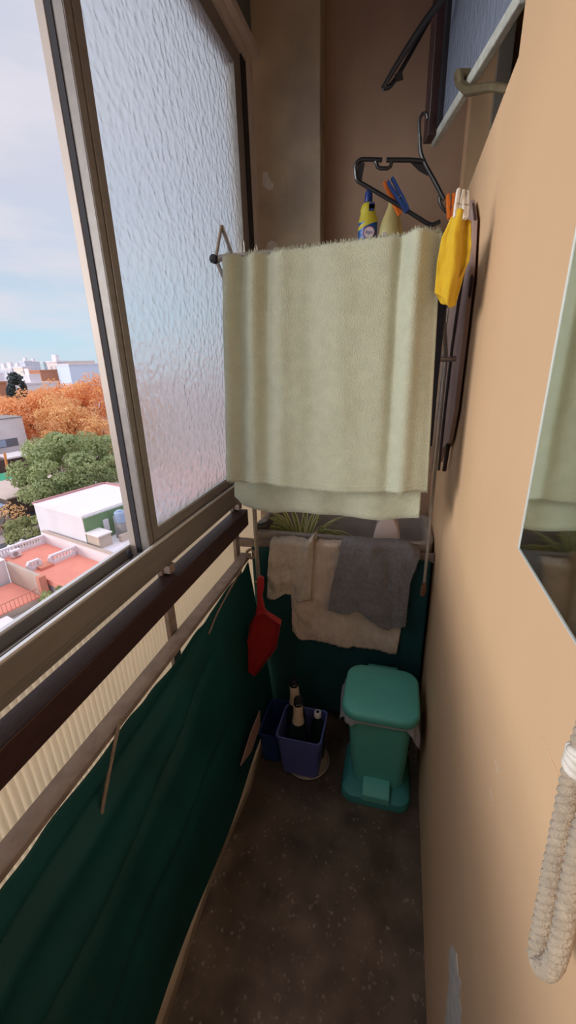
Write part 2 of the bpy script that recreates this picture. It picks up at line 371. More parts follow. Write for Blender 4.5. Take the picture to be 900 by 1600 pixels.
rb = MB(); rb.box(XR + 0.14, 0.62, OY0 - 0.3, OY1 + 0.3, OZ0 - 0.25, OZ0 - 0.2); rb.box(0.62, 0.64, OY0 - 0.3, OY1 + 0.3, OZ0 - 0.25, H); rb.box(XR + 0.14, 0.64, OY0 - 0.32, OY0 - 0.3, OZ0 - 0.25, H); rb.box(XR + 0.14, 0.64, OY1 + 0.3, OY1 + 0.32, OZ0 - 0.25, H); rb.box(XR + 0.14, 0.64, OY0 - 0.32, OY1 + 0.32, H, H + 0.02)
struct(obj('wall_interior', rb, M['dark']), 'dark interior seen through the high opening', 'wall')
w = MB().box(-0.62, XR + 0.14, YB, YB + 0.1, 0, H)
wb = struct(obj('wall_back', w, M['wallback']), 'dark brown end wall', 'wall')
w = MB().box(-0.62, -0.325, 1.76, YB, 0, H)
pier = struct(obj('wall_pier', w, M['pier'], bevel=0.004), 'stained projecting pier at the end of the balcony beside the window', 'wall')
patch('bare_plaster_patch', [(411, 269), (418, 270), (423, 284), (428, 288), (426, 296), (420, 297), (411, 290)], 'y', 1.76, 0.003, pier, M['plaster'])
patch('bare_plaster_patch', [(416, 392), (418, 380), (425, 376), (433, 381), (436, 392)], 'y', 1.76, 0.003, pier, M['plaster'])
obj('crack', MB().tube(px([(441, 262), (447, 278), (449, 297), (454, 313), (457, 318)], 'y', 1.76), 0.0012, 6), M['wallback'], pier)
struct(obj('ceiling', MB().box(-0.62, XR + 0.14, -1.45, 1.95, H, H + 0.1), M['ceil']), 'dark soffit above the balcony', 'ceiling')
struct(obj('wall_front', MB().box(-0.62, XR + 0.14, -1.45, -1.35, 0, H), M['wall']), 'tan end wall behind the viewer', 'wall')
# low kerb along the floor edge
kp = [(x, y) for x, y in ((-0.462, 1.40), (-0.462, 1.12), (-0.452, 1.02), (-0.458, 0.9), (-0.468, 0.75), (-0.466, 0.6), (-0.456, 0.4), (-0.462, 0.0), (-0.46, -1.35))]
kb = MB()
ring = lambda x, y: [Vector((x, y, 0)), Vector((x, y, 0.035)), Vector((x - 0.012, y, 0.045)), Vector((-0.60, y, 0.045)), Vector((-0.60, y, 0))]
kb.loft([ring(*p) for p in reversed([tuple(q[:2]) for q in smooth([(a, b_, 0) for a, b_ in kp], 60)])])
struct(obj('baseboard_left', kb, M['curb'], sharp=50), 'pale strip of kerb showing under the green fabric hem', 'kerb')

# ------------------------------------------------------------------ sliding window (left)
YW0, YW1 = -1.35, 1.74
win = struct(thing('window_1', (-0.58, 0.2, 1.0), 'bronze aluminium sliding window with a hammered glass sash', 'window'))
k = MB()
k.box(-0.625, -0.56, YW0, YW1, 1.045, 1.060)                      # channel bed
k.box(-0.560, -0.553, YW0, YW1, 1.036, 1.086)                     # inner face
k.box(-0.572, -0.558, YW0, YW1, 1.022, 1.036)                     # lower step
k.box(-0.63, -0.572, YW0, YW1, 1.0, 1.045)
k.box(-0.594, -0.590, YW0, YW1, 1.060, 1.074); k.box(-0.627, -0.6185, YW0, YW1, 1.060, 1.0858)
obj('sill_track', k, M['bronze'], win, bevel=0.0015)
k = MB(); k.box(-0.562, -0.5535, YW0, YW1, 1.0862, 1.092); k.box(-0.628, -0.618, YW0, YW1, 1.086, 1.092)
obj('track_lip', k, M['alu'], win, bevel=0.001)
k = MB(); k.box(-0.625, -0.553, YW0, YW1, 2.43, 2.50); k.box(-0.553, -0.53, YW0, YW1, 2.455, 2.485)
obj('head_track', k, M['jamb'], win, bevel=0.002)
k = MB(); k.box(-0.625, -0.575, 1.655, 1.74, 1.06, 2.43); k.box(-0.575, -0.553, 1.69, 1.735, 1.06, 2.43)
obj('jamb', k, M['jamb'], win, bevel=0.002)
obj('jamb_seal', MB().box(-0.58, -0.562, 1.645, 1.689, 1.06, 2.43), M['gasket'], win)
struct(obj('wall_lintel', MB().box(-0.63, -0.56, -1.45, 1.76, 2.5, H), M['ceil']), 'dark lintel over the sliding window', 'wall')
SY0, SY1 = 0.783, 1.645
k = MB(); k.box(-0.588, -0.5655, SY0, SY0 + 0.05, 1.062, 2.43); k.box(-0.588, -0.5655, SY1 - 0.06, SY1, 1.062, 2.43)
k.box(-0.588, -0.5655, SY0 + 0.05, SY1 - 0.06, 1.062, 1.118); k.box(-0.588, -0.5655, SY0 + 0.05, SY1 - 0.06, 2.38, 2.43)
k.box(-0.5655, -0.562, SY0 + 0.022, SY0 + 0.026, 1.062, 2.43); k.box(-0.5655, -0.563, SY0, SY0 + 0.003, 1.062, 2.43)
sash = obj('sash_frame', k, M['bronze'], win, bevel=0.0015)
obj('glass_pane', MB().box(-0.579, -0.574, SY0 + 0.042, SY1 - 0.052, 1.11, 2.388), M['tglass'], sash)
k = MB().box(-0.5735, -0.571, SY0 + 0.05, SY1 - 0.06, 1.116, 1.122)
obj('glazing_bead', k, M['alu'], sash)
obj('sash_seal', MB().box(-0.598, -0.586, SY0 - 0.002, SY0 + 0.012, 1.062, 2.43), M['gasket'], win)
k = MB(); k.box(-0.618, -0.600, 0.782, 0.842, 1.062, 2.43)
k.box(-0.618, -0.597, 1.62, 1.655, 1.062, 2.43); k.box(-0.618, -0.597, 0.842, 1.62, 1.062, 1.105); k.box(-0.618, -0.597, 0.842, 1.62, 2.39, 2.43)
obj('outer_sash_frame', k, M['bronze_lt'], win, bevel=0.0015)
obj('latch', MB().lathe([(0.006, 0), (0.006, 0.02), (0.003, 0.022)], (-0.5935, 0.745, 1.076), 12), M['gasket'], win)

# ------------------------------------------------------------------ railing, panel, fabric
rl = thing('balcony_railing', (-0.56, 0.2, 0.0), 'dark maroon painted flat handrail on posts below the sliding window', 'railing')
obj('handrail', MB().box(-0.605, -0.552, -1.34, 1.42, 0.897, 0.962), M['maroon'], rl, bevel=0.003)
obj('lower_rail', MB().box(-0.592, -0.549, -1.34, 1.42, 0.757, 0.772), M['railgrey'], rl, bevel=0.002)
for y in (-0.75, 0.06, 0.885, 1.405):
    obj('post', MB().box(-0.612, -0.598, y - 0.019, y + 0.019, 0.045, 1.02 if y < 1.2 else 0.99), M['railgrey'], rl, bevel=0.002)
    obj('bracket', MB().box(-0.604, -0.575, y - 0.014, y + 0.014, 0.966, 0.99), M['railgrey'], rl, bevel=0.002)
obj('end_rail', MB().box(-0.60, XR - 0.002, 1.402, 1.425, 0.806, 0.838), M['railgrey'], rl, bevel=0.003)
NP = 1600
pn = MB()
def pfn(u, v):
    y = -1.35 + 3.55 * u
    return Vector((-0.662 + 0.0035 * math.sin(2 * PI * y / 0.017), y, -0.35 + 1.34 * v))
pn.grid(pfn, NP, 1)
tag(obj('corrugated_panel', pn, M['panel'], solid=0.0015, sharp=0), 'cream corrugated plastic sheet fixed outside the railing', 'panel')
# long green fabric
def ftop(y):
    w_ = 0.004 * math.sin(y * 23) - 0.013 * max(0, math.sin(y * 8.7 + 0.6)) ** 2 - 0.008 * max(0, math.sin(y * 19 + 2)) ** 4
    return Vector((-0.5455, y, 0.757 + w_))
def fbot(y):
    x = -0.466 + 0.004 * math.sin(y * 9)
    return Vector((x, y, 0.048 + 0.006 * math.sin(y * 11 + 2)))
def ffn(u, v):
    y = -1.3 + 2.67 * u
    a, b_ = ftop(y), fbot(y)
    p = a.lerp(b_, v)
    sag = math.sin(PI * v)
    # two slanting folds running down towards the viewer and softer cloth waves
    k1 = max(0, min(1, (1.25 - y) * 2.5)); k2 = max(0, min(1, (1.05 - y) * 3))
    z1 = 0.60 + 0.17 * y + 0.02 * math.sin(y * 6); z2 = 0.40 + 0.21 * y + 0.015 * math.sin(y * 7 + 1); z3 = 0.22 + 0.12 * y
    d = (0.020 * gauss(p.z, z1 + 0.045, 0.035) - 0.034 * gauss(p.z, z1, 0.022) + 0.012 * gauss(p.z, z1 - 0.04, 0.03)) * k1
    d += (0.020 * gauss(p.z, z2 + 0.05, 0.04) - 0.034 * gauss(p.z, z2, 0.024)) * k2
    d += (0.012 * gauss(p.z, z3 + 0.05, 0.04) - 0.016 * gauss(p.z, z3, 0.03)) * k2
    d += 0.005 * math.sin(y * 17 + v * 5) * sag + 0.006 * noise.noise(Vector((y * 5, v * 3, 0)))
    p.x += d * min(1, v * 6) * min(1, (1 - v) * 8 + 0.15)
    return p
fg = MB(); fg.grid(ffn, 260, 90)
fab = thing('fabric_screen', (-0.50, 0.1, 0.045), 'long dark green fabric screen tied along the lower railing', 'screen')
obj('cloth', fg, M['fabric'], fab, solid=0.002, sharp=0)
obj('hem_batten', MB().prism([(-0.447, 0.93, 0.215), (-0.443, 1.02, 0.175), (-0.443, 1.125, 0.19), (-0.447, 1.14, 0.245), (-0.450, 1.05, 0.235)], (-0.004, 0, 0)), M['batten'], fab)
# fabric across the end
def gfn(u, v):
    p = Vector((-0.535 + (XR - 0.012 + 0.535) * u, 1.392, 0.815 - 0.775 * v))
    p.y += 0.008 * math.sin(u * 11 + v * 2) * math.sin(PI * min(1, v * 1.5)) * 0.7 - 0.006 * gauss(u, 0.06, 0.05)
    p.z += 0.006 * math.sin(u * 9) * (1 - v)
    return p
tag(obj('fabric_screen', MB().grid(gfn, 80, 40), M['fabric_back'], solid=0.002, sharp=0), 'dark teal fabric screen across the balcony end behind the pedal bin', 'screen')
# cords lacing the fabric to the rail
def cord(pts, r, label):
    tag(obj('tie_cord', MB().tube(smooth(pts, 40), r, 8), M['cord']), label, 'cord', 'cords tying the green fabric')
x = -0.541
cord([(-0.548, 0.565, 0.778), (-0.541, 0.54, 0.765), (-0.537, 0.50, 0.72), (-0.532, 0.455, 0.665), (-0.528, 0.425, 0.625)], 0.0042, 'frayed tan cord hanging loose from the middle of the lower rail')
cord([(-0.548, 1.36, 0.785), (-0.541, 1.28, 0.77), (-0.539, 1.17, 0.755), (-0.537, 1.05, 0.735), (-0.534, 0.97, 0.71)], 0.0036, 'thin cord running along the lower rail near the red dustpan')
cord([(-0.56, 1.395, 0.787), (-0.545, 1.395, 0.80), (-0.531, 1.39, 0.80), (-0.520, 1.383, 0.785), (-0.53, 1.372, 0.775), (-0.545, 1.376, 0.782), (-0.556, 1.385, 0.79)], 0.0055, 'cord knotted round the rail corner beside the spider plant')

# ------------------------------------------------------------------ high casement on the right
hw = struct(thing('window_2', (XR, OY0, OZ0), 'high maroon casement standing open over the balcony with rippled glass', 'window'))
Hn = Vector((XR + 0.002, OY0 + 0.06, 2.055)); Fn = at(682, 225, 'z', 2.055)
dv = (Fn - Hn); dv.z = 0; LW = dv.length; dv.normalize(); nv = Vector((-dv.y, dv.x, 0))   # nv points to the balcony side
if nv.x > 0: nv = -nv
def leaf(mb, a0, a1, z0, z1, t0, t1):
    P = [Hn + dv * a + nv * t for a, t in ((a0, t0), (a1, t0), (a1, t1), (a0, t1))]
    mb.prism([Vector((p.x, p.y, z0)) for p in P], (0, 0, z1 - z0)); return mb
k = MB(); leaf(k, LW - 0.05, LW, 2.055, 2.52, -0.004, 0.038)
leaf(k, 0, LW - 0.05, 2.49, 2.52, 0, 0.03)
obj('casement_frame', k, M['maroon'], hw, bevel=0.003)
k = MB(); leaf(k, -0.03, LW - 0.004, 2.046, 2.068, 0.0, 0.016)
obj('bottom_rail', k, M['white_paint_wood'], hw, bevel=0.003)
k = MB(); leaf(k, -0.03, LW - 0.048, 2.066, 2.49, 0.003, 0.008)
obj('glass_pane', k, M['hglass'], hw)
k = MB(); leaf(k, LW - 0.072, LW - 0.046, 2.068, 2.5, -0.004, 0.018)
obj('putty_strip', k, M['gasket'], hw)
def on_leaf(u, v, t):                             # sight line met with the leaf's own plane
    d = ray(u, v); o = Hn + nv * t; return EYE + d * ((o - EYE).dot(nv) / d.dot(nv))
a = on_leaf(716, 128, 0.03)
bq = at(812, 142, 'x', XR + 0.02)
k = MB().tube([a, a.lerp(bq, 0.2) + Vector((0, 0, -0.012)), a.lerp(bq, 0.6), bq], [0.008, 0.010, 0.008, 0.007], 10)
obj('stay_arm', k, M['brass'], hw)
k = MB().tube([a - nv * 0.03 + Vector((0, 0, 0.012)), a + Vector((0.0, 0, 0.01)), a + Vector((0.006, -0.015, -0.012))], [0.010, 0.013, 0.007], 10)
obj('stay_bracket', k, M['brass'], hw)
k = MB(); k.box(XR + 0.06, XR + 0.10, OY1 - 0.03, OY1, OZ0, OZ1); k.box(XR + 0.06, XR + 0.10, OY0, OY0 + 0.03, OZ0, OZ1); k.box(XR + 0.06, XR + 0.10, OY0, OY1, OZ0, OZ0 + 0.03)
obj('casing', k, M['reveal'], hw, bevel=0.002)

# ------------------------------------------------------------------ mirror
mi = thing('wall_mirror', (XR, 0.4, 1.282), 'frameless mirror on the tan wall reflecting the towel and plant', 'mirror')
obj('mirror_glass', MB().box(XR - 0.005, XR - 0.0005, 0.02, 0.504, 1.282, 1.93), M['mirror'], mi)
k = MB(); k.box(XR - 0.006, XR - 0.0003, 0.504, 0.5055, 1.2805, 1.93); k.box(XR - 0.006, XR - 0.0003, 0.02, 0.5055, 1.2803, 1.2819)
obj('glass_edge', k, M['alu'], mi)

# ------------------------------------------------------------------ drying rack
rk = thing('drying_rack', (-0.17, 1.25, 0.75), 'grey metal drying rack carrying the pale green towel', 'drying rack')
XA, XB = -0.462, 0.112
TZ = 1.742
obj('rod', MB().tube([(XA, 1.25, 1.50), (XA, 1.25, 0.765)], 0.0075, 12), M['steel'], rk)
obj('rod', MB().tube([(XB, 1.25, 1.50), (XB, 1.25, 0.80)], 0.0045, 12), M['steel'], rk)
obj('rod_tip', MB().tube([(XB, 1.25, 0.81), (XB, 1.25, 0.79), (XB - 0.001, 1.249, 0.775), (XB - 0.004, 1.243, 0.765), (XB - 0.008, 1.243, 0.768)], [0.006, 0.009, 0.009, 0.007, 0.004], 10), M['rust'], rk)
obj('rod_tip', MB().tube([(XA, 1.25, 0.768), (XA, 1.245, 0.755), (XA, 1.232, 0.748), (XA, 1.222, 0.752), (XA, 1.219, 0.762)], 0.004, 8), M['steel'], rk)
obj('crossbar', MB().tube([(XA - 0.006, 1.25, 1.495), (XR + 0.001, 1.25, 1.495)], 0.007, 12), M['steel'], rk)
obj('rail', MB().tube([(-0.425, 1.015, TZ - 0.012), (0.115, 1.015, TZ - 0.012)], 0.006, 12), M['steel'], rk)
obj('rail', MB().tube([(-0.41, 1.12, 1.70), (0.115, 1.12, 1.70)], 0.006, 12), M['steel'], rk)
A0, A1, A2, A3 = at(346, 352, 'y', 1.03), at(337, 405, 'y', 1.03), at(362, 397, 'y', 1.06), at(353, 442, 'y', 1.06)
for p, q in ((A0, A1), (A0, A2), (A1, A3)):
    obj('scissor_arm', MB().tube([p, q], 0.0058, 8, flat=0.5), M['steel'], rk)
for xx, xe in ((-0.36, XA), (0.07, XB)): obj('scissor_arm', MB().tube([(xx, 1.018, TZ - 0.012), (xx, 1.12, 1.70), (xe, 1.25, 1.495)], 0.005, 8), M['steel'], rk)
obj('scissor_arm', MB().tube([A2, (-0.39, 1.12, 1.70)], 0.005, 8), M['steel'], rk); obj('scissor_arm', MB().tube([A3, (-0.38, 1.12, 1.65), (-0.39, 1.12, 1.70)], 0.005, 8), M['steel'], rk)
obj('pivot_knob', MB().tube([A1 + Vector((-0.004, -0.009, 0)), A1 + Vector((0.0, 0.009, 0))], 0.0095, 10), M['gasket'], rk)
obj('pivot_pin', MB().tube([A1, A1 + Vector((0.02, 0, -0.002))], 0.005, 8), M['steel'], rk)
for (u, v) in ((379, 378), (400, 388)):
    p = at(u, v, 'y', 1.12)
    obj('wire_loop', MB().tube([p + Vector((-0.005, 0, -0.05)), p + Vector((-0.003, 0, 0)), p + Vector((0.001, 0, 0.008)), p + Vector((0.004, 0, 0)), p + Vector((0.005, 0, -0.05))], 0.0022, 8), M['steel'], rk)

# ------------------------------------------------------------------ cloths
def sheet(name, f_front, m, nu, nv, thick, label, cat, back=0.0, yb=0.02, group=None, folds=None, roll=0.012, sub=0):
    """cloth over a bar: a front panel, a rounded crest and a panel behind it"""
    nb = 18; nr = 6
    g = MB(); rows = []
    if back:
        for j in range(nb, 0, -1):
            t = j / nb; rows.append([f_front(i / nu, 0) + Vector((0, yb, -back * t)) + (folds(i / nu, t) if folds else Vector((0, 0, 0))) for i in range(nu + 1)])
        for j in range(nr, 0, -1):
            a = PI * j / nr
            rows.append([f_front(i / nu, 0) + Vector((0, yb * (1 - math.cos(a)) / 2, roll * math.sin(a))) for i in range(nu + 1)])
    for j in range(nv + 1): rows.append([f_front(i / nu, j / nv) for i in range(nu + 1)])
    vs = [p for r in rows for p in r]
    fs = [(j * (nu + 1) + i, j * (nu + 1) + i + 1, (j + 1) * (nu + 1) + i + 1, (j + 1) * (nu + 1) + i) for j in range(len(rows) - 1) for i in range(nu)]
    g.add(vs, fs)
    o = obj(name, g, m, solid=thick, sharp=0, sub=sub)
    return tag(o, label, cat, group)

# pale green bath towel
T_top = px([(352, 407), (372, 405), (420, 400), (500, 390), (600, 377), (660, 367), (692, 366)], 'y', 0.992)
T_bot = px([(356, 750), (380, 753), (430, 757), (480, 765), (540, 769), (600, 770), (650, 766), (668, 769)], 'y', 0.992)
T_l = px([(352, 407), (352, 500), (355, 640), (356, 750)], 'y', 0.992)
T_r = px([(692, 366), (688, 420), (682, 520), (672, 700), (668, 769)], 'y', 0.992)
def tfold(u, v):
    d = 0
    d += -0.016 * gauss(u, 0.02, 0.035) + 0.012 * gauss(u, 0.085, 0.03) - 0.013 * gauss(u, 0.15, 0.03) + 0.011 * gauss(u, 0.215, 0.03)
    d += (-0.010 * gauss(u, 0.29, 0.04) + 0.006 * gauss(u, 0.42 + 0.03 * v, 0.05) - 0.006 * gauss(u, 0.55 + 0.05 * v, 0.06)) * (0.5 + 0.5 * v)
    d += -0.020 * gauss(u, 0.90 - 0.02 * v, 0.035) + 0.014 * gauss(u, 0.83 - 0.02 * v, 0.03) + 0.016 * gauss(u, 1.0, 0.04)
    d *= (0.55 + 0.45 * (1 - v))
    d += 0.004 * noise.noise(Vector((u * 6, v * 5, 3)))
    z = 0.0016 * noise.noise(Vector((u * 130, v * 40, 1))) if v in (0, 1) else 0
    return Vector((0, d, z))
tw_f = coons(T_top, T_bot, T_l, T_r, tfold)
tw = thing('bath_towel', (-0.17, 1.01, 1.12), 'large pale green terry bath towel draped over the drying rack', 'towel')
g = MB(); nu, nv = 150, 90
rows = []
B_bot = px([(366, 776), (380, 790), (430, 801), (480, 800), (540, 807), (600, 812), (655, 809)], 'y', 1.038)
for j in range(40, 0, -1):
    t = j / 40
    rows.append([(tw_f(i / nu, 0) + Vector((0, 0.046, 0))).lerp(poly_at(B_bot, i / nu), t) + Vector((0, 0.010 * math.sin(i / nu * 21 + 1) * t * 0.6, 0)) for i in range(nu + 1)])
for j in range(8, 0, -1):
    a = PI * j / 8
    rows.append([tw_f(i / nu, 0) + Vector((0, 0.046 * (1 - math.cos(a)) / 2, 0.010 * math.sin(a) + 0.0012 * random.uniform(-1, 1))) for i in range(nu + 1)])
for j in range(nv + 1): rows.append([tw_f(i / nu, j / nv) for i in range(nu + 1)])
g.add([p for r in rows for p in r], [(j * (nu + 1) + i, j * (nu + 1) + i + 1, (j + 1) * (nu + 1) + i + 1, (j + 1) * (nu + 1) + i) for j in range(len(rows) - 1) for i in range(nu)])
obj('cloth', g, M['towel'], tw, solid=0.005, sharp=0)
# woven border bands and looped edge of the towel
for z0 in (0.955, 0.975):
    obj('woven_band', MB().tube([tw_f(i / 80, z0) + Vector((0, -0.0022, 0)) for i in range(81)], 0.0014, 6), M['towel'], tw)
fz = MB()
for i in range(900):
    u = random.random(); p = tw_f(u, 0) + Vector((0, random.uniform(0, 0.046), 0.010))
    q = p + Vector((random.uniform(-1, 1) * 0.003, random.uniform(-1, 1) * 0.003, random.uniform(0.003, 0.0065)))
    fz.tube([p - Vector((0, 0, 0.004)), q], [0.0009, 0.0004], 4)
for i in range(420):
    u = random.random(); p = tw_f(u, 1)
    fz.tube([p + Vector((0, 0, 0.003)), p + Vector((random.uniform(-1, 1) * 0.002, random.uniform(-1, 1) * 0.002, -random.uniform(0.003, 0.006)))], [0.0009, 0.0004], 4)
obj('looped_pile', fz, M['towel'], tw)

# cloths over the end rail
YC = 1.376
def cl(pt): return px(pt, 'y', YC)
f = coons(cl([(424, 848), (450, 848), (478, 852), (491, 840)]), cl([(419, 931), (432, 932), (447, 925), (468, 936), (487, 934)]),
          cl([(424, 848), (420, 890), (419, 931)]), cl([(491, 840), (489, 885), (487, 934)]),
          lambda u, v: Vector((0, -0.016 - 0.006 * math.sin(u * 9) * (0.4 + v) + 0.010 * noise.noise(Vector((u * 6, v * 5, 7))) + 0.003 * noise.noise(Vector((u * 20, v * 20, 3))) - 0.012 * gauss(u, 0.86, 0.1) * (1 - v), 0.002 * noise.noise(Vector((u * 20, v * 2, 0))))))
sheet('washcloth', f, M['washcloth'], 40, 34, 0.003, 'small cream waffle washcloth hung over the rail beside the red dustpan', 'cloth', back=0.09, yb=0.068)
f = coons(cl([(452, 852), (500, 853), (560, 856), (636, 860)]), cl([(457, 984), (470, 1000), (500, 1003), (540, 1011), (580, 1015), (619, 1021)]),
          cl([(452, 852), (455, 920), (457, 984)]), cl([(636, 860), (632, 940), (626, 985), (619, 1021)]),
          lambda u, v: Vector((0, -0.004 * math.sin(u * 13 + v) * v + 0.012 * noise.noise(Vector((u * 7, v * 5, 2))) + 0.004 * noise.noise(Vector((u * 22, v * 18, 6))), 0.006 * noise.noise(Vector((u * 25, v * 2, 4))))))
mu = sheet('muslin_cloth', f, M['muslin'], 70, 50, 0.0025, 'long cream muslin cloth with drawn-thread stripes under the grey towel', 'cloth', back=0.12, yb=0.052)
for uu in (0.30, 0.335, 0.37, 0.405):
    obj('drawn_thread_stripe', MB().tube([f(uu + 0.010 * math.sin(i * 2.2), 0.02 + i / 82) + Vector((0, -0.0022, 0)) for i in range(79)], 0.0016, 5), M['muslin'], mu)
f = coons(cl([(534, 850), (560, 849), (600, 853), (640, 857), (655, 868)]), cl([(514, 948), (535, 953), (560, 950), (585, 966), (606, 979), (634, 972)]),
          cl([(534, 850), (524, 895), (514, 948)]), cl([(655, 868), (641, 905), (636, 945), (634, 972)]),
          lambda u, v: Vector((0, -0.026 - 0.010 * gauss(u, 0.35 + 0.3 * v, 0.12) + 0.010 * gauss(u, 0.6 + 0.25 * v, 0.09) + 0.012 * noise.noise(Vector((u * 6, v * 6, 5))) + 0.004 * noise.noise(Vector((u * 24, v * 24, 1))), 0.003 * noise.noise(Vector((u * 26, v * 3, 9))))))
sheet('hand_towel', f, M['greytowel'], 70, 50, 0.007, 'grey terry hand towel thrown over the long cream cloth', 'towel', back=0.10, yb=0.075)
# navy jeans behind the towel
f = coons([(-0.02, 1.10, 1.70), (0.088, 1.10, 1.70)], [(-0.005, 1.10, 1.215), (0.080, 1.10, 1.222)], [(-0.02, 1.10, 1.70), (-0.005, 1.10, 1.215)], [(0.088, 1.10, 1.70), (0.0855, 1.10, 1.5), (0.080, 1.10, 1.222)],
          lambda u, v: Vector((0, -0.012 * math.sin(PI * u) + 0.003 * math.sin(v * 14 + u * 3), 0)))
jn = sheet('jeans', f, M['denim'], 20, 50, 0.004, 'dark navy jeans hanging behind the pale green towel', 'trousers', back=0.42, yb=0.04)
obj('hem_seam', MB().tube([f(i / 20, 0.925) + Vector((0, -0.003, 0)) for i in range(21)], 0.0014, 6), M['denim'], jn)
# yellow cloth with pegs
YY = 0.985
def yl(pt): return px(pt, 'y', YY)
f = coons(yl([(704, 342), (714, 329), (724, 331), (736, 346)]), yl([(679, 458), (690, 464), (700, 481), (706, 482), (716, 436)]),
          yl([(704, 342), (690, 372), (683, 410), (679, 458)]), yl([(736, 346), (737, 380), (733, 408), (716, 436)]),
          lambda u, v: Vector((0, -0.016 * gauss(u, 0.42 - 0.1 * v, 0.16) + 0.012 * gauss(u, 0.75, 0.14) + 0.004 * noise.noise(Vector((u * 6, v * 6, 8))), 0)))
yc = sheet('dust_cloth', f, M['yellow'], 34, 44, 0.002, 'bright yellow dusting cloth pegged at the end of the drying rack', 'cloth')
obj('back_fold', MB().grid(coons(yl([(700, 350), (734, 352)]), yl([(681, 456), (690, 474), (712, 478)]), yl([(700, 350), (681, 456)]), yl([(734, 352), (731, 410), (712, 478)]), lambda u, v: Vector((0, 0.012 + 0.004 * math.sin(u * 6), 0))), 16, 20), M['yellow'], yc, solid=0.002, sharp=0)

# ------------------------------------------------------------------ clothes pegs
def peg(pa, pb, m, label, group=None, wdt=0.0065, gap=0.005, side=Vector((1, 0, 0)), jt=0.005):
    pa, pb = Vector(pa), Vector(pb); t = (pb - pa).normalized(); s_ = (side - t * side.dot(t)).normalized(); n_ = t.cross(s_).normalized()
    root = thing('clothes_peg', tuple(pb), label, 'clothes peg', group)
    L_ = (pb - pa).length
    for sg in (-1, 1):
        k = MB(); P = []
        prof = [(0, 0.9), (0.12, 1.0), (0.40, 0.55), (0.5, 0.5), (0.62, 0.55), (0.75, 0.30), (0.85, 0.42), (1.0, 0.12)]
        out = [pa + t * L_ * a + s_ * sg * (gap * b_ * 1.1 + jt * (0.75 + 0.25 * math.sin(PI * a))) for a, b_ in prof]; inn = [pa + t * L_ * a + s_ * sg * (gap * b_ * 1.1 - 0.001) for a, b_ in reversed(prof)]
        k.prism([p - n_ * wdt * 0.5 for p in out + inn], n_ * wdt)
        obj('jaw', k, m, root, bevel=0.0006)
    c = pa + t * L_ * 0.55
    obj('spring', MB().tube([c + n_ * (wdt * 0.5 + 0.001) + s_ * 0.004, c + n_ * (wdt * 0.5 + 0.001) - s_ * 0.004, c - n_ * (wdt * 0.5 + 0.001) - s_ * 0.004, c - n_ * (wdt * 0.5 + 0.001) + s_ * 0.004], 0.0009, 6), M['steel'], root)
    return root
YH = 1.40
def hp(u, v, y=YH): return at(u, v, 'y', y)
peg(hp(720, 296, 0.99), hp(712, 340, 0.975), M['peg_white'], 'white clothes peg gripping the yellow cloth, left of two', 'pegs on the yellow cloth', 0.006, 0.003, Vector((0.9, 0.5, 0)))
peg(hp(727, 298, 1.0), hp(727, 342, 0.973), M['peg_white'], 'white clothes peg gripping the yellow cloth, nearer the wall', 'pegs on the yellow cloth', 0.006, 0.003, Vector((0.9, 0.5, 0)))

# ------------------------------------------------------------------ hangers
def hanger_body(root, W, m):
    """W maps hanger-plane millimetres (x across, z up from the neck) to the place"""
    def T(pts, r, flat=1.0): return MB().tube([W(*p) for p in pts], r, 8)
    return T
hg = thing('clothes_hanger', tuple(hp(660, 250)), 'black plastic hanger with blue and orange pegs above the towel', 'hanger', 'black plastic hangers')
R0 = 0.0058
arm1 = [hp(662, 252), hp(640, 250), hp(604, 250)]
obj('shoulder', MB().tube(arm1, [R0 * 1.1, R0, R0], 8), M['black'], hg)
lft = smooth([hp(597, 250), hp(575, 249), hp(563, 250), hp(556, 258), hp(556, 272), hp(558, 281), hp(566, 287), hp(585, 298), hp(620, 319), hp(650, 338), hp(668, 349), hp(676, 351), hp(688, 346)], 90)
obj('trouser_bar', MB().tube(lft, R0 * 0.95, 8), M['black'], hg)
obj('strap_notch', MB().tube([hp(587, 252), hp(590, 261), hp(594, 263), hp(606, 263), hp(610, 260), hp(612, 252)], R0 * 0.85, 8), M['black'], hg)
obj('shoulder', MB().tube(smooth([hp(656, 215), hp(657, 236), hp(664, 256), hp(680, 285), hp(694, 312)], 30), [R0] * 29 if False else R0 * 0.95, 8), M['black'], hg)
obj('bar_end', MB().tube(smooth([hp(694, 312), hp(688, 306), hp(687, 314), hp(691, 324), hp(698, 331), hp(704, 329), hp(703, 322)], 30), R0 * 0.75, 8), M['black'], hg)
obj('gusset', MB().prism([hp(640, 252), hp(663, 254), hp(671, 271), hp(668, 274), hp(655, 267)], (0, 0.004, 0)), M['black'], hg)
obj('gusset', MB().prism([hp(560, 252), hp(570, 254), hp(567, 270), hp(565, 283), hp(558, 276)], (0, 0.004, 0)), M['black'], hg)
hk = smooth([hp(656, 215), hp(655, 200), hp(656, 186), hp(660, 178), hp(666, 178), hp(668, 186)], 24)
obj('hook', MB().tube(hk, R0 * 0.7, 8), M['black'], hg)
h2 = thing('clothes_hanger', tuple(hp(700, 0)), 'black plastic hanger seen edge-on against the maroon casement', 'hanger', 'black plastic hangers')
tip = hp(598, 138, 1.34); nk = hp(706, -22, 1.34)
ax_ = (nk - tip); d2 = ray(650, 70).normalized()
bar = [tip, tip.lerp(nk, 0.25) + Vector((0, 0, 0.006)), tip.lerp(nk, 0.6) + Vector((0, 0, 0.008)), nk]
obj('shoulder', MB().tube(smooth(bar, 24), [0.0055 + 0.004 * i / 24 for i in range(25)], 8), M['black'], h2)
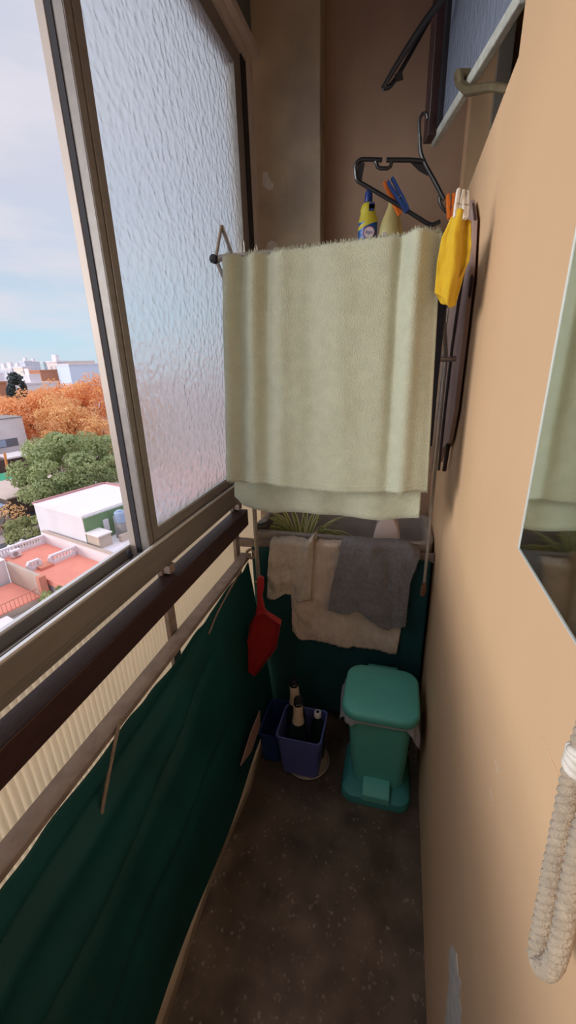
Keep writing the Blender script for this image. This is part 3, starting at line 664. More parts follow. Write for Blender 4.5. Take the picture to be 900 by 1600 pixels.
b2 = [tip, tip.lerp(nk, 0.06) + d2 * 0.02 + Vector((0.012, 0, -0.006)), tip.lerp(nk, 0.3) + d2 * 0.11 + Vector((0.01, 0, -0.004)), tip.lerp(nk, 0.72) + d2 * 0.2, nk + d2 * 0.22]
obj('trouser_bar', MB().tube(smooth(b2, 28), 0.0055, 8), M['black'], h2)
obj('shoulder', MB().tube(smooth([nk, nk + d2 * 0.1, nk + d2 * 0.22], 16), 0.006, 8), M['black'], h2)
obj('strap_notch', MB().prism([hp(617, 116, 1.345), hp(628, 110, 1.345), hp(630, 122, 1.345), hp(620, 125, 1.345)], (0, 0.008, 0)), M['black'], h2)
obj('hook', MB().tube(smooth([nk, nk + Vector((0.01, 0, 0.03)), nk + Vector((0.03, 0, 0.05)), nk + Vector((0.045, 0.0, 0.03))], 20), 0.003, 8), M['black'], h2)
peg(hp(609, 281, 1.395), hp(637, 331, 1.395), M['peg_blue'], 'blue clothes peg clipped on the hanger bar', 'pegs on the hanger', 0.014, 0.004, Vector((1, 0.1, 0.3)), 0.0075)
peg(hp(602, 283, 1.41), hp(625, 336, 1.41), M['peg_orange'], 'orange clothes peg clipped on the hanger bar beside the blue peg', 'pegs on the hanger', 0.012, 0.003, Vector((1, 0.3, 0.3)), 0.005)
peg(hp(704, 303, 1.392), hp(703, 342, 1.392), M['peg_orange'], 'orange clothes peg at the hanger end above the yellow cloth', 'pegs on the hanger', 0.014, 0.005, Vector((1, 0.2, 0)), 0.006)

# ------------------------------------------------------------------ shelf with cleaning bottles
SZ = 1.775
sh = thing('wall_shelf', (-0.1, 1.75, SZ - 0.02), 'brown wall shelf behind the towel carrying cleaning bottles', 'shelf')
obj('board', MB().box(-0.32, 0.10, 1.60, YB - 0.001, SZ - 0.02, SZ), M['wood'], sh, bevel=0.002)
for xx in (-0.26, 0.05): obj('bracket', MB().prism([(xx, YB - 0.001, SZ - 0.021), (xx, YB - 0.001, SZ - 0.14), (xx, YB - 0.01, SZ - 0.14), (xx, 1.64, SZ - 0.03), (xx, 1.64, SZ - 0.021)], (0.012, 0, 0)), M['steel'], sh)
cx, cy = -0.146, 1.675
bt = thing('cleaner_bottle', (cx, cy, SZ), 'blue and yellow cleaner bottle with blue cap on the shelf', 'bottle')
hz = at(575, 298, 'y', 1.675).z - SZ
prof = [(0.030, 0), (0.034, 0.004), (0.035, 0.02), (0.0345, 0.12), (0.034, hz - 0.10)]
def ell(r, z, fy=0.72): return [Vector((cx + r * math.cos(a * 2 * PI / 28), cy + fy * r * math.sin(a * 2 * PI / 28), SZ + z)) for a in range(28)]
zb = hz - 0.092
obj('body', MB().loft([ell(0.028, 0.0005), ell(0.0325, 0.006), ell(0.0325, zb - 0.02), ell(0.032, zb)]), M['bottle_blue'], bt)
zc = hz - 0.034
# slanting yellow shoulder band
def ring(r, z, sl, fy=0.72): return [Vector((cx + r * math.cos(a * 2 * PI / 28), cy + fy * r * math.sin(a * 2 * PI / 28), SZ + z + sl * math.cos(a * 2 * PI / 28))) for a in range(28)]
obj('shoulder', MB().loft([ring(0.0330, zb - 0.012, 0.012), ring(0.0315, zb + 0.008, 0.006), ring(0.027, zb + 0.022, 0), ring(0.0245, zb + 0.028, 0), ring(0.0265, zb + 0.036, 0), ring(0.0225, zb + 0.050, 0), ring(0.0135, zc, 0)]), M['bottle_yellow'], bt)
obj('cap', MB().lathe([(0.0125, 0), (0.013, 0.003), (0.0125, 0.024), (0.011, 0.028), (0.0075, 0.034)], (cx, cy, SZ + zc + 0.0005), 22), M['bottle_cap'], bt)
def disc(c, rx, rz, y0, thick, n=24): return MB().prism([Vector((c[0] + rx * math.cos(a * 2 * PI / n), y0, c[1] + rz * math.sin(a * 2 * PI / n))) for a in range(n)], (0, thick, 0))
ly = cy - 0.0240; lz = SZ + zb - 0.033
obj('emblem', disc((cx + 0.007, lz), 0.020, 0.018, ly, 0.010), M['emblem_red'], bt)
obj('emblem', disc((cx + 0.007, lz), 0.0175, 0.0155, ly - 0.0006, 0.010), M['emblem'], bt)
def text(s_, size, loc, m, parent, name='lettering', rot=(PI / 2, 0, 0)):
    cu = bpy.data.curves.new(name, 'FONT'); cu.body = s_; cu.size = size; cu.extrude = 0.0002; cu.align_x = 'CENTER'; cu.align_y = 'CENTER'
    t = bpy.data.objects.new(name, cu); C.objects.link(t)
    bpy.context.view_layer.update()
    me = bpy.data.meshes.new_from_object(t.evaluated_get(bpy.context.evaluated_depsgraph_get()))
    bpy.data.objects.remove(t); o = bpy.data.objects.new(name, me); C.objects.link(o); me.materials.clear(); me.materials.append(m)
    o.parent = parent; o.location = Vector(loc) - wloc(parent); o.rotation_euler = rot; return o
text('Ayu', 0.015, (cx + 0.007, ly - 0.0012, lz), M['ink'], bt)
for i in range(3): obj('label_print', MB().box(cx + 0.004, cx + 0.022, cy - 0.0200, cy - 0.01, SZ + zb + 0.030 + 0.005 * i, SZ + zb + 0.0425 + 0.005 * i), M['ink'], bt)
px2, py2 = -0.068, 1.665
ht = at(603, 308, 'y', 1.665).z - SZ
b2 = thing('squeeze_bottle', (px2, py2, SZ), 'pale yellow pear-shaped bottle on the shelf beside the blue bottle', 'bottle')
obj('body', MB().lathe([(0.034, 0.0003), (0.039, 0.006), (0.040, 0.04), (0.0395, ht - 0.105), (0.036, ht - 0.085), (0.029, ht - 0.065), (0.020, ht - 0.045), (0.0135, ht - 0.03), (0.012, ht - 0.02), (0.0145, ht - 0.015), (0.0145, ht - 0.004), (0.009, ht)], (px2, py2, SZ), 30), M['bottle_pale'], b2)
obj('label', MB().box(px2 - 0.026, px2 - 0.010, py2 - 0.0385, py2 - 0.030, SZ + 0.05, SZ + ht - 0.108), M['emblem'], b2, bevel=0.002)

# ------------------------------------------------------------------ board hung edge-on by the right wall
bd = thing('hanging_board', (0.14, 1.3, 1.14), 'long narrow dark-edged board hung on the tan wall behind the yellow cloth', 'board')
def bo(pts, x=0.140): return [at(u, v, 'x', x) for u, v in pts]
P = bo([(737, 312), (741, 345), (737, 420), (726, 520), (712, 640), (703, 690), (694, 700), (688, 722), (686, 640), (693, 560), (703, 490), (714, 430)])
obj('panel', MB().prism([Vector((0.136, p.y, p.z)) for p in P], (0.012, 0, 0)), M['board'], bd, bevel=0.002)
k = MB().tube([Vector((0.131, p.y, p.z)) for p in bo([(690, 735), (700, 640), (712, 540), (721, 480), (733, 400)])], 0.004, 8)
obj('edge_strip', k, M['boardedge'], bd)
k = MB().tube([Vector((0.124, p.y, p.z)) for p in bo([(682, 738), (692, 640), (700, 560), (709, 480)])], 0.003, 8)
obj('edge_strip', k, M['steel'], bd)
k = MB().tube([Vector((0.142, p.y, p.z)) for p in bo([(693, 735), (708, 640), (722, 540), (735, 440), (741, 340), (738, 318)])], [0.006, 0.006, 0.005, 0.004, 0.003, 0.002], 8)
obj('edge_strip', k, M['boardedge'], bd)

# ------------------------------------------------------------------ dustpan on the rack's hook
YD = 1.19
dp = thing('dustpan', tuple(at(395, 1057, 'y', YD)), 'red plastic dustpan hanging by its handle on the rack hook', 'dustpan')
D = lambda pts, y=YD: px(pts, 'y', y)
obj('handle', MB().prism(D([(401, 905), (406, 900), (412, 904), (412, 918), (409, 932), (413, 952), (418, 960), (398, 962), (401, 948), (401, 925)]), (0, 0.012, 0)), M['red'], dp, bevel=0.004)
base = D([(402, 955), (415, 953), (439, 968), (432, 1006), (396, 1056), (388, 1050), (387, 1000), (390, 976)])
obj('pan', MB().prism(base, (0, 0.0025, 0)), M['red'], dp, bevel=0.0008)
k = MB()
def wallstrip(a, b_, h1, h2): k.prism([a, b_, b_ + Vector((0.004, -h2, 0)), a + Vector((0.004, -h1, 0))], Vector((0.0025, 0, -0.001)))
wallstrip(base[2], base[3], 0.030, 0.022); wallstrip(base[3], base[4], 0.022, 0.003)
wallstrip(base[0], base[1], 0.022, 0.024); wallstrip(base[1], base[2], 0.024, 0.030); wallstrip(base[7], base[6], 0.006, 0.02); wallstrip(base[6], base[0], 0.02, 0.022)
obj('side_wall', k, M['red'], dp)

# ------------------------------------------------------------------ pedal bin
bn = thing('pedal_bin', (-0.001, 1.19, 0.0), 'teal plastic pedal bin with lid standing beside the tan wall', 'bin')
bx = -0.001
obj('base', MB().loft([rrect(bx, 1.17, 0.245, 0.25, 0.045, 0.0), rrect(bx, 1.17, 0.248, 0.253, 0.045, 0.012), rrect(bx, 1.17, 0.238, 0.243, 0.043, 0.03), rrect(bx, 1.185, 0.205, 0.20, 0.04, 0.045)]), M['teal_dk'], bn)
obj('body', MB().loft([rrect(bx + 0.004, 1.185, 0.182, 0.17, 0.035, 0.045), rrect(bx + 0.002, 1.18, 0.20, 0.185, 0.035, 0.2), rrect(bx, 1.177, 0.215, 0.2, 0.035, 0.362), rrect(bx, 1.177, 0.222, 0.207, 0.037, 0.366), rrect(bx, 1.177, 0.222, 0.207, 0.037, 0.378)]), M['teal'], bn)
lid = MB(); lz = 0.382; lc = 1.168
lid.loft([rrect(bx, lc, 0.250, 0.238, 0.055, lz), rrect(bx, lc, 0.257, 0.245, 0.058, lz + 0.004), rrect(bx, lc, 0.256, 0.244, 0.058, lz + 0.022), rrect(bx, lc, 0.250, 0.238, 0.056, lz + 0.030), rrect(bx, lc, 0.236, 0.224, 0.052, lz + 0.034), rrect(bx, lc, 0.12, 0.12, 0.03, lz + 0.038)])
lo = obj('lid', lid, M['teal'], bn, sharp=50)
obj('hinge', MB().box(bx - 0.055, bx + 0.055, 1.283, 1.302, 0.365, 0.412), M['teal_dk'], bn, bevel=0.006)
pd = MB(); pd.prism([(bx - 0.045, 1.045, 0.022), (bx - 0.045, 1.045, 0.050), (bx - 0.045, 1.085, 0.078), (bx - 0.045, 1.11, 0.078), (bx - 0.045, 1.11, 0.022)], (0.095, 0, 0))
obj('pedal', pd, M['teal'], bn, bevel=0.004)
# bin liner hanging out below the lid
def lin(u, v):
    a = 2 * PI * u
    ring = rrect(bx, 1.172, 0.230, 0.213, 0.045, 0, 6); n_ = len(ring); q = u * n_; i = int(q) % n_; p = ring[i].lerp(ring[(i + 1) % n_], q - int(q)).copy()
    L_ = 0.012 + 0.022 * (0.5 + 0.5 * math.sin(a * 2.0 + 0.4)) + 0.010 * math.sin(a * 5)
    sector = gauss(((u - 0.96 + 0.5) % 1) - 0.5, 0, 0.10); L_ += 0.115 * sector                       # front right flap
    s2 = gauss(((u - 0.42 + 0.5) % 1) - 0.5, 0, 0.09); L_ += 0.075 * s2                                # left flap
    outw = (p - Vector((bx, 1.172, 0))).normalized()
    p += outw * (0.002 + 0.018 * math.sin(min(1, v * 1.3) * PI / 2) * (0.45 + 1.7 * s2 + 0.9 * sector) + 0.003 * math.sin(a * 13 + v * 3))
    p.x = min(p.x, XR - 0.004)
    p.z = 0.381 - L_ * v
    return p
ln = MB()
NU = 160
ln.grid(lin, NU, 10)
tag(obj('bin_liner', ln, M['liner'], solid=0.0008, sharp=0), 'crumpled white bin liner showing under the teal lid', 'bin bag')

# ------------------------------------------------------------------ blue bucket, saucer, bottles, navy tub
bx2, by2 = -0.285, 1.158
tag(obj('saucer', MB().lathe([(0.074, 0.0), (0.082, 0.005), (0.087, 0.014), (0.084, 0.015), (0.078, 0.008), (0.02, 0.006)], (bx2 + 0.016, by2 + 0.008, 0), 36), M['saucer']), 'round cream saucer under the blue planter', 'saucer')
bk = MB()
def br_(w_, d_, z, r=0.018): return rrect(bx2, by2, w_, d_, r, z)
bk.loft([br_(0.110, 0.118, 0.0085), br_(0.140, 0.130, 0.012), br_(0.165, 0.155, 0.195), br_(0.172, 0.162, 0.197), br_(0.172, 0.162, 0.204), br_(0.160, 0.150, 0.203), br_(0.122, 0.112, 0.0185)])
tag(obj('planter_bucket', bk, M['blue'], loc=(bx2, by2, 0.0065)), 'square violet-blue plastic bucket holding dark bottles', 'bucket')
def wine(x, y, tilt, label, z0=0.0195, s_=1.0):
    root = thing('wine_bottle', (x, y, z0), label, 'bottle', 'bottles in the blue bucket')
    root.rotation_euler = tilt
    return root
def wine_parts(root, s_=1.0):
    p = wloc(root)
    obj('glass', MB().lathe([(0.030 * s_, 0.0), (0.036 * s_, 0.006), (0.037 * s_, 0.02), (0.037 * s_, 0.14), (0.033 * s_, 0.17), (0.021 * s_, 0.205), (0.0155 * s_, 0.225), (0.0145 * s_, 0.285), (0.0165, 0.287), (0.0165, 0.297), (0.013, 0.30)], p, 26), M['bottleglass'], root)
    obj('foil', MB().lathe([(0.0235, 0.205), (0.0205, 0.222), (0.0185, 0.24), (0.0180, 0.280), (0.0160, 0.2865)], p, 24), M['foil'], root)
    obj('stopper', MB().lathe([(0.0145, 0.299), (0.016, 0.301), (0.0165, 0.31), (0.012, 0.318)], p, 20), M['black'], root)
wa = wine(-0.302, 1.146, (0, math.radians(1), 0), 'dark green bottle with pale gold foil neck, front in the blue bucket'); wine_parts(wa)
wc = copy_tree(wa); wc.location = (-0.318, 1.214, 0.045); wc.rotation_euler = (math.radians(1), math.radians(-2), 0)
wc['label'] = 'dark green bottle with pale gold foil neck, behind the other in the bucket'
wd = thing('small_bottle', (-0.232, 1.19, 0.0195), 'small dark bottle with a white cap in the blue bucket', 'bottle', 'bottles in the blue bucket')
obj('glass', MB().lathe([(0.026, 0), (0.028, 0.005), (0.028, 0.15), (0.018, 0.18), (0.012, 0.19), (0.012, 0.20)], (-0.232, 1.19, 0.0195), 22), M['bottleglass'], wd)
obj('cap', MB().lathe([(0.0135, 0.1995), (0.014, 0.202), (0.0135, 0.220), (0.012, 0.222)], (-0.232, 1.19, 0.0195), 18), M['white'], wd)
obj('cap_ring', MB().lathe([(0.007, 0.2222), (0.007, 0.2235), (0.004, 0.2235)], (-0.232, 1.19, 0.0195), 14), M['gasket'], wd)
nb = MB(); cxn, cyn = -0.413, 1.215
nb.loft([rrect(cxn, cyn, 0.070, 0.16, 0.012, 0.0), rrect(cxn, cyn, 0.082, 0.18, 0.014, 0.135), rrect(cxn, cyn, 0.090, 0.19, 0.016, 0.137), rrect(cxn, cyn, 0.090, 0.19, 0.016, 0.145), rrect(cxn, cyn, 0.078, 0.175, 0.012, 0.144), rrect(cxn, cyn, 0.066, 0.155, 0.010, 0.01)])
tag(obj('storage_tub', nb, M['navy']), 'navy plastic tub on the floor between green fabric and blue bucket', 'tub')

# ------------------------------------------------------------------ trough, spider plant, jug behind the end rail
tr = MB(); x0, x1, y0, y1 = -0.555, XR - 0.003, 1.437, 1.757
def tring(m_, z): return rrect((x0 + x1) / 2, (y0 + y1) / 2, x1 - x0 - m_ * 2, y1 - y0 - m_ * 2, 0.05 - m_ * 0.3, z)
tr.loft([tring(0.02, 0.0), tring(0.0, 0.03), tring(0, 0.862), tring(0.012, 0.868), tring(0.026, 0.862), tring(0.035, 0.72), tring(0.06, 0.70)])
tag(obj('trough', tr, M['concrete'], loc=((x0 + x1) / 2, (y0 + y1) / 2, 0.0), sharp=60), 'grey concrete trough behind the end rail holding plant and jug', 'trough')
pcx, pcy = -0.365, 1.565
sp = thing('spider_plant', (pcx, pcy, 0.7005), 'variegated spider plant with arching striped leaves in the grey trough', 'plant')
obj('pot', MB().lathe([(0.045, 0.0), (0.056, 0.05), (0.060, 0.052), (0.060, 0.068), (0.053, 0.067), (0.050, 0.055)], (pcx, pcy, 0.7008), 28), M['terracotta_pot'], sp)
def leafmat():
    m = bpy.data.materials.new('striped_leaf'); m.use_nodes = True
    nt = m.node_tree; N = nt.nodes; L = nt.links; b = N['Principled BSDF']; b.inputs['Roughness'].default_value = 0.5
    uv = N.new('ShaderNodeUVMap'); s_ = N.new('ShaderNodeSeparateXYZ'); L.new(uv.outputs[0], s_.inputs[0])
    rp = N.new('ShaderNodeValToRGB'); rp.color_ramp.interpolation = 'LINEAR'; e = rp.color_ramp.elements
    e[0].position = 0.20; e[0].color = (0.88, 0.87, 0.52, 1); e[1].position = 0.30; e[1].color = (0.33, 0.42, 0.12, 1)
    q = e.new(0.70); q.color = (0.33, 0.42, 0.12, 1); q = e.new(0.80); q.color = (0.88, 0.87, 0.52, 1)
    L.new(s_.outputs['X'], rp.inputs['Fac']); L.new(rp.outputs['Color'], b.inputs['Base Color'])
    t = N.new('ShaderNodeBsdfTranslucent'); L.new(rp.outputs['Color'], t.inputs['Color'])
    mx = N.new('ShaderNodeMixShader'); mx.inputs['Fac'].default_value = 0.35
    L.new(b.outputs[0], mx.inputs[1]); L.new(t.outputs[0], mx.inputs[2]); L.new(mx.outputs[0], N['Material Output'].inputs['Surface'])
    return m
LM = leafmat()
def leafobj(name, leaves, parent):
    vs = []; fs = []; uvs = []
    for az, up, length, droop, wd_ in leaves:
        base = Vector((pcx + 0.02 * math.cos(az), pcy + 0.02 * math.sin(az), 0.755)); o0 = len(vs); n = 16
        for i in range(n + 1):
            t = i / n; r = length * (t * math.cos(up)); z = length * (math.sin(up) * t - droop * t * t)
            p = base + Vector((math.cos(az) * r, math.sin(az) * r, z)); wv = wd_ * (0.35 + 1.3 * t * (1 - t) * 1.6) * (1 - t ** 4)
            s_ = Vector((-math.sin(az), math.cos(az), 0)) * wv
            for k_, (off, dz) in enumerate(((-1, 0.25), (-0.33, 0), (0.33, 0), (1, 0.25))): vs.append(p + s_ * off + Vector((0, 0, dz * wv))); uvs.append((k_ / 3, t))
        for i in range(n):
            for k_ in range(3): fs.append((o0 + i * 4 + k_, o0 + i * 4 + k_ + 1, o0 + (i + 1) * 4 + k_ + 1, o0 + (i + 1) * 4 + k_))
    mb = MB(); mb.v = vs; mb.f = fs
    o = obj(name, mb, LM, parent, sharp=0, fix=False)
    ul = o.data.uv_layers.new(name='UVMap')
    for lp in o.data.loops: ul.data[lp.index].uv = uvs[lp.vertex_index]
    return o
rnd = random.Random(4)
leaves = []
for i in range(46):
    az = rnd.uniform(-0.25, PI + 0.25) if i % 2 else rnd.uniform(2.5, 3.55)
    leaves.append((az, rnd.uniform(0.75, 1.3), rnd.uniform(0.22, 0.32), rnd.uniform(0.25, 0.65), rnd.uniform(0.011, 0.016)))
for az, up, l_, dr in ((-0.1, 1.0, 0.27, 0.72), (-0.15, 0.95, 0.30, 0.80), (0.1, 1.05, 0.24, 0.6), (-0.2, 0.85, 0.22, 0.5), (0.05, 0.9, 0.29, 0.78), (3.25, 0.75, 0.26, 0.42), (3.1, 0.85, 0.27, 0.5), (3.3, 0.95, 0.25, 0.45), (3.0, 0.8, 0.28, 0.5), (4.6, 1.25, 0.20, 0.35), (4.9, 1.3, 0.21, 0.3), (4.3, 1.25, 0.20, 0.3), (5.2, 1.2, 0.20, 0.4)):
    leaves.append((az, up, l_, dr, 0.014))
leafobj('foliage', leaves, sp)
jx, jy = -0.02, 1.60
jg = thing('jug', (jx, jy, 0.7005), 'pale pink angular plastic jug standing in the grey trough', 'jug')
jr = lambda w_, d_, z: rrect(jx, jy, w_, d_, 0.008, z)
obj('body', MB().loft([jr(0.085, 0.075, 0.7007), jr(0.105, 0.09, 0.715), jr(0.108, 0.092, 0.80), jr(0.085, 0.082, 0.868), jr(0.05, 0.05, 0.895), jr(0.034, 0.034, 0.905), jr(0.034, 0.034, 0.925)]), M['jug'], jg)
obj('cap', MB().lathe([(0.021, 0.9252), (0.022, 0.928), (0.021, 0.947), (0.018, 0.95)], (jx, jy, 0), 20), M['jug'], jg)
tag(obj('black_clip', MB().prism([(-0.545, 1.45, 0.8685), (-0.485, 1.45, 0.8685), (-0.472, 1.45, 0.885), (-0.492, 1.45, 0.898), (-0.535, 1.45, 0.888)], (0, 0.05, 0)), M['black'], bevel=0.004), 'small black plastic lump on the trough rim beside the plant', 'clip')

# ------------------------------------------------------------------ braided rope loop on the right
rx = 0.124
cl_ = smooth([at(u, v, 'x', rx) for u, v in ((985, 1010), (930, 1110), (899, 1192), (884, 1260), (867, 1340), (852, 1420), (841, 1480), (842, 1505), (856, 1514), (871, 1490), (884, 1430), (897, 1360), (915, 1290), (950, 1180), (985, 1012))], 200)
rp = MB(); acc = 0
for sidx in range(3):
    pts = []; acc = 0
    for i, p in enumerate(cl_):
        t = (cl_[min(i + 1, len(cl_) - 1)] - cl_[max(i - 1, 0)]).normalized()
        if i: acc += (p - cl_[i - 1]).length
        u = t.cross(Vector((1, 0, 0))).normalized(); w_ = t.cross(u); a = acc / 0.022 * 2 * PI / 1.0 + sidx * 2 * PI / 3
        pts.append(p + (u * math.cos(a) + w_ * math.sin(a)) * 0.0031)
    rp.tube(pts, 0.0038, 8)
ro = thing('rope_loop', tuple(cl_[0]), 'thick twisted cream cotton rope looped on the tan wall', 'rope')
obj('strands', rp, M['rope'], ro, sharp=0)
kc = at(904, 1186, 'x', rx)
kt = MB()
for a in range(4):
    kt.tube([kc + Vector((0.0055 * math.cos(q * 2 * PI / 14 + a), 0.0055 * math.sin(q * 2 * PI / 14 + a), (a - 1.5) * 0.0045 + 0.002 * math.sin(q * 2 * PI / 14))) for q in range(15)], 0.003, 8)
obj('knot', kt, M['peg_white'], ro, sharp=0)
hkp = cl_[0]
obj('wall_hook', MB().tube([(XR + 0.0005, hkp.y, hkp.z), (hkp.x - 0.004, hkp.y, hkp.z), (hkp.x - 0.012, hkp.y, hkp.z + 0.012)], 0.004, 8), M['steel'], ro)

# ------------------------------------------------------------------ the town outside
E1 = Vector((0.957, -0.290, 0)); E2 = Vector((0.290, 0.957, 0)); GZ = -22.0
CT = Matrix(((E1.x, E2.x, 0, 0), (E1.y, E2.y, 0, 0), (0, 0, 1, 0), (0, 0, 0, 1)))
def cm(): m_ = MB(); m_.X = CT; return m_
def cpt(p, q, z): return CT @ Vector((p, q, z))
def toc(w_): return (w_.x * E1.x + w_.y * E1.y, w_.x * E2.x + w_.y * E2.y)
g = MB(); g.box(-4200, 60, -2500, 4200, GZ - 0.5, GZ)
struct(obj('ground', g, M['c_ground'], sharp=0), 'town ground far below the balcony', 'ground')
struct(obj('street', cm().box(-64, -47.5, -60, 140, GZ, GZ + 0.03), M['c_street']), 'dark asphalt street beyond the red terraces', 'street')
struct(obj('pavement', cm().box(-47.5, -45.4, -60, 140, GZ, GZ + 0.15), M['c_pave']), 'pavement along the street', 'pavement')

def balustrade(name, parent, p0, p1, q0, q1, z, h=0.95):
    m_ = cm(); L_ = math.hypot(p1 - p0, q1 - q0); n = max(4, int(L_ / 0.28))
    along_q = abs(q1 - q0) > abs(p1 - p0)
    t = 0.14
    def bar(z0, z1, t_):
        if along_q: m_.box(p0 - t_, p0 + t_, q0, q1, z0, z1)
        else: m_.box(p0, p1, q0 - t_, q0 + t_, z0, z1)
    bar(z, z + 0.30, t); bar(z + h - 0.17, z + h, t * 1.2)
    for i in range(n + 1):
        a = i / n; pc, qc = p0 + (p1 - p0) * a, q0 + (q1 - q0) * a
        w_ = 0.07 if 0 < i < n else 0.15
        m_.box(pc - w_, pc + w_, qc - w_, qc + w_, z + 0.30, z + h - 0.17)
    return obj(name, m_, M['c_white'], parent)

# white house with pale flat roof
b = thing('house', tuple(cpt(-41, 25, GZ)), 'white house with pale flat roof and green rear wall below the green tree', 'house')
obj('wall', cm().box(-45.3, -36.7, 20.9, 29.6, GZ, -12.1), M['c_white'], b)
obj('roof', cm().box(-45.15, -36.85, 21.05, 29.45, -12.1, -11.98), M['c_roof'], b)
m_ = cm(); m_.box(-45.4, -45.12, 20.8, 29.7, -12.1, -11.8); m_.box(-45.4, -36.6, 29.42, 29.7, -12.1, -11.8)
obj('coping', m_, M['c_pinktrim'], b)
obj('coping', cm().box(-45.4, -36.6, 20.8, 21.02, -12.1, -11.93), M['c_roof'], b)
obj('green_wall', cm().box(-36.7, -36.6, 20.95, 26.2, -14.9, -12.25), M['c_green'], b)
for q in (22.9, 24.1): obj('window', cm().box(-36.6, -36.52, q, q + 0.6, -14.2, -13.0), M['c_white'], b)
obj('annexe', cm().box(-36.7, -31.0, 21.0, 29.6, GZ, -15.0), M['c_white'], b)
k = obj('lean_to', cm().box(-36.6, -34.7, 20.95, 22.3, -15.0, -13.75), M['c_tan'], b)
obj('slab', cm().box(-36.7, -34.55, 20.85, 22.4, -13.75, -13.62), M['c_roof'], k)
obj('terrace_wall', cm().box(-34.6, -34.2, 23.0, 26.0, -15.0, -14.3), M['c_tan'], b)
obj('orange_door', cm().box(-31.0, -30.92, 23.4, 24.4, -17.2, -15.1), M['c_orange'], b)
obj('window', cm().box(-36.0, -35.2, 20.93, 21.0, -16.6, -15.9), M['c_glass'], b); obj('window', cm().box(-33.6, -32.9, 20.93, 21.0, -16.4, -15.8), M['c_glass'], b)
for i, (p, q) in enumerate(((-35.2, 24.0), (-34.6, 25.7))):
    t = thing('water_tank', tuple(cpt(p, q, -13.3)), ('blue-grey roof water tank beside the green wall', 'blue-grey roof water tank nearer the window frame')[i], 'water tank', 'tanks on the white house')
    c = cpt(p, q, -13.3)
    obj('barrel', MB().lathe([(0.52, 0), (0.56, 0.1), (0.56, 1.0), (0.45, 1.15)], c, 18), M['c_tank'], t); obj('lid', MB().lathe([(0.28, 1.152), (0.28, 1.25), (0.1, 1.28)], c, 14), M['c_tank'], t)
    obj('stand', cm().box(p - 0.5, p + 0.5, q - 0.5, q + 0.5, -15.0, -13.31), M['c_grey'], t)

# red terrace house
b = thing('house', tuple(cpt(-37, 18, GZ)), 'house with two terracotta roof terraces and white balustrades', 'house')
obj('wall', cm().box(-43.8, -31.0, 16.0, 20.5, GZ, -16.12), M['c_white'], b)
obj('terrace_floor', cm().box(-43.5, -37.9, 16.05, 20.3, -16.12, -16.0), M['c_red'], b)
obj('terrace_floor', cm().box(-37.9, -31.05, 15.95, 20.3, -16.12, -16.0), M['c_red'], b)
obj('parapet', cm().box(-43.8, -28.5, 20.3, 20.62, GZ, -14.75), M['c_white'], b)
obj('parapet_cap', cm().box(-43.9, -28.5, 20.25, 20.67, -14.75, -14.66), M['c_tan'], b)
balustrade('balustrade', b, -43.65, -43.65, 12.5, 20.2, -16.0)
balustrade('balustrade', b, -37.9, -37.9, 17.7, 20.2, -16.0)
balustrade('balustrade', b, -38.3, -38.3, 15.9, 16.9, -16.0)
obj('step', cm().box(-38.7, -37.4, 16.5, 17.7, -16.0, -15.72), M['c_trim'], b)
m_ = cm(); m_.box(-37.4, -31.0, 15.75, 16.0, -16.35, -15.85); obj('edge_kerb', m_, M['c_red'], b)
# side yard and tan wall
b = thing('yard_wall', tuple(cpt(-38, 15.4, GZ)), 'tan rendered wall with terracotta end pier beside the lower red terrace', 'wall')
obj('render', cm().box(-40.9, -35.4, 15.2, 15.5, GZ, -15.35), M['c_tan'], b); obj('pier', cm().box(-35.4, -34.9, 15.0, 15.6, GZ, -15.3), M['c_trim'], b)
b = thing('house', tuple(cpt(-38, 13, GZ)), 'low house with a small terracotta terrace behind the tan wall', 'house')
obj('wall', cm().box(-40.75, -35.65, 10.0, 15.15, GZ, -17.5), M['c_tan'], b); obj('terrace_floor', cm().box(-40.7, -35.7, 10.0, 15.15, -17.5, -17.4), M['c_red'], b)
m_ = cm()
for i in range(14): m_.box(-35.75, -35.70, 10.4 + i * 0.33, 10.44 + i * 0.33, -17.4, -16.6)
m_.box(-35.76, -35.69, 10.4, 15.0, -16.62, -16.56); obj('railing', m_, M['c_trim'], b)
b = thing('house', tuple(cpt(-46, 12, GZ)), 'plain white house wall left of the red terraces', 'house')
obj('wall', cm().box(-43.4, -41.1, 4.0, 15.2, GZ, -15.2), M['c_white'], b); obj('coping', cm().box(-43.5, -41.0, 4.0, 15.25, -15.2, -15.1), M['c_roof'], b)
b = thing('house', tuple(cpt(-33, 11, GZ)), 'low house with cream roof and terracotta trim nearest below the window', 'house')
obj('wall', cm().box(-35.2, -28.0, 8.0, 12.1, GZ, -17.6), M['c_white'], b); obj('roof', cm().box(-35.2, -30.2, 8.0, 12.1, -17.6, -17.45), M['c_roof'], b)
obj('trim', cm().box(-30.2, -29.7, 8.0, 12.2, -18.2, -17.2), M['c_trim'], b); obj('chimney', cm().box(-30.5, -30.0, 11.7, 12.2, -17.45, -16.9), M['c_trim'], b)
b = thing('shed', tuple(cpt(-34, 13.4, GZ)), 'grey flat-roofed shed with dark doorway beside the small terrace', 'shed')
obj('wall', cm().box(-35.4, -33.4, 12.4, 14.0, GZ, -18.2), M['c_brown'], b); obj('roof', cm().box(-35.55, -33.2, 12.3, 14.1, -18.2, -18.0), M['c_grey'], b)
obj('door', cm().box(-33.4, -33.34, 12.8, 13.5, GZ, -18.6), M['c_dark'], b)
struct(obj('yard', cm().box(-35.4, -26, 8, 20.5, GZ, GZ + 2.2), M['c_pave']), 'paved yard behind the low houses', 'yard')
u = thing('air_conditioner', tuple(cpt(-42.6, 16.9, -16)), 'white air conditioner unit on the upper red terrace', 'air conditioner')
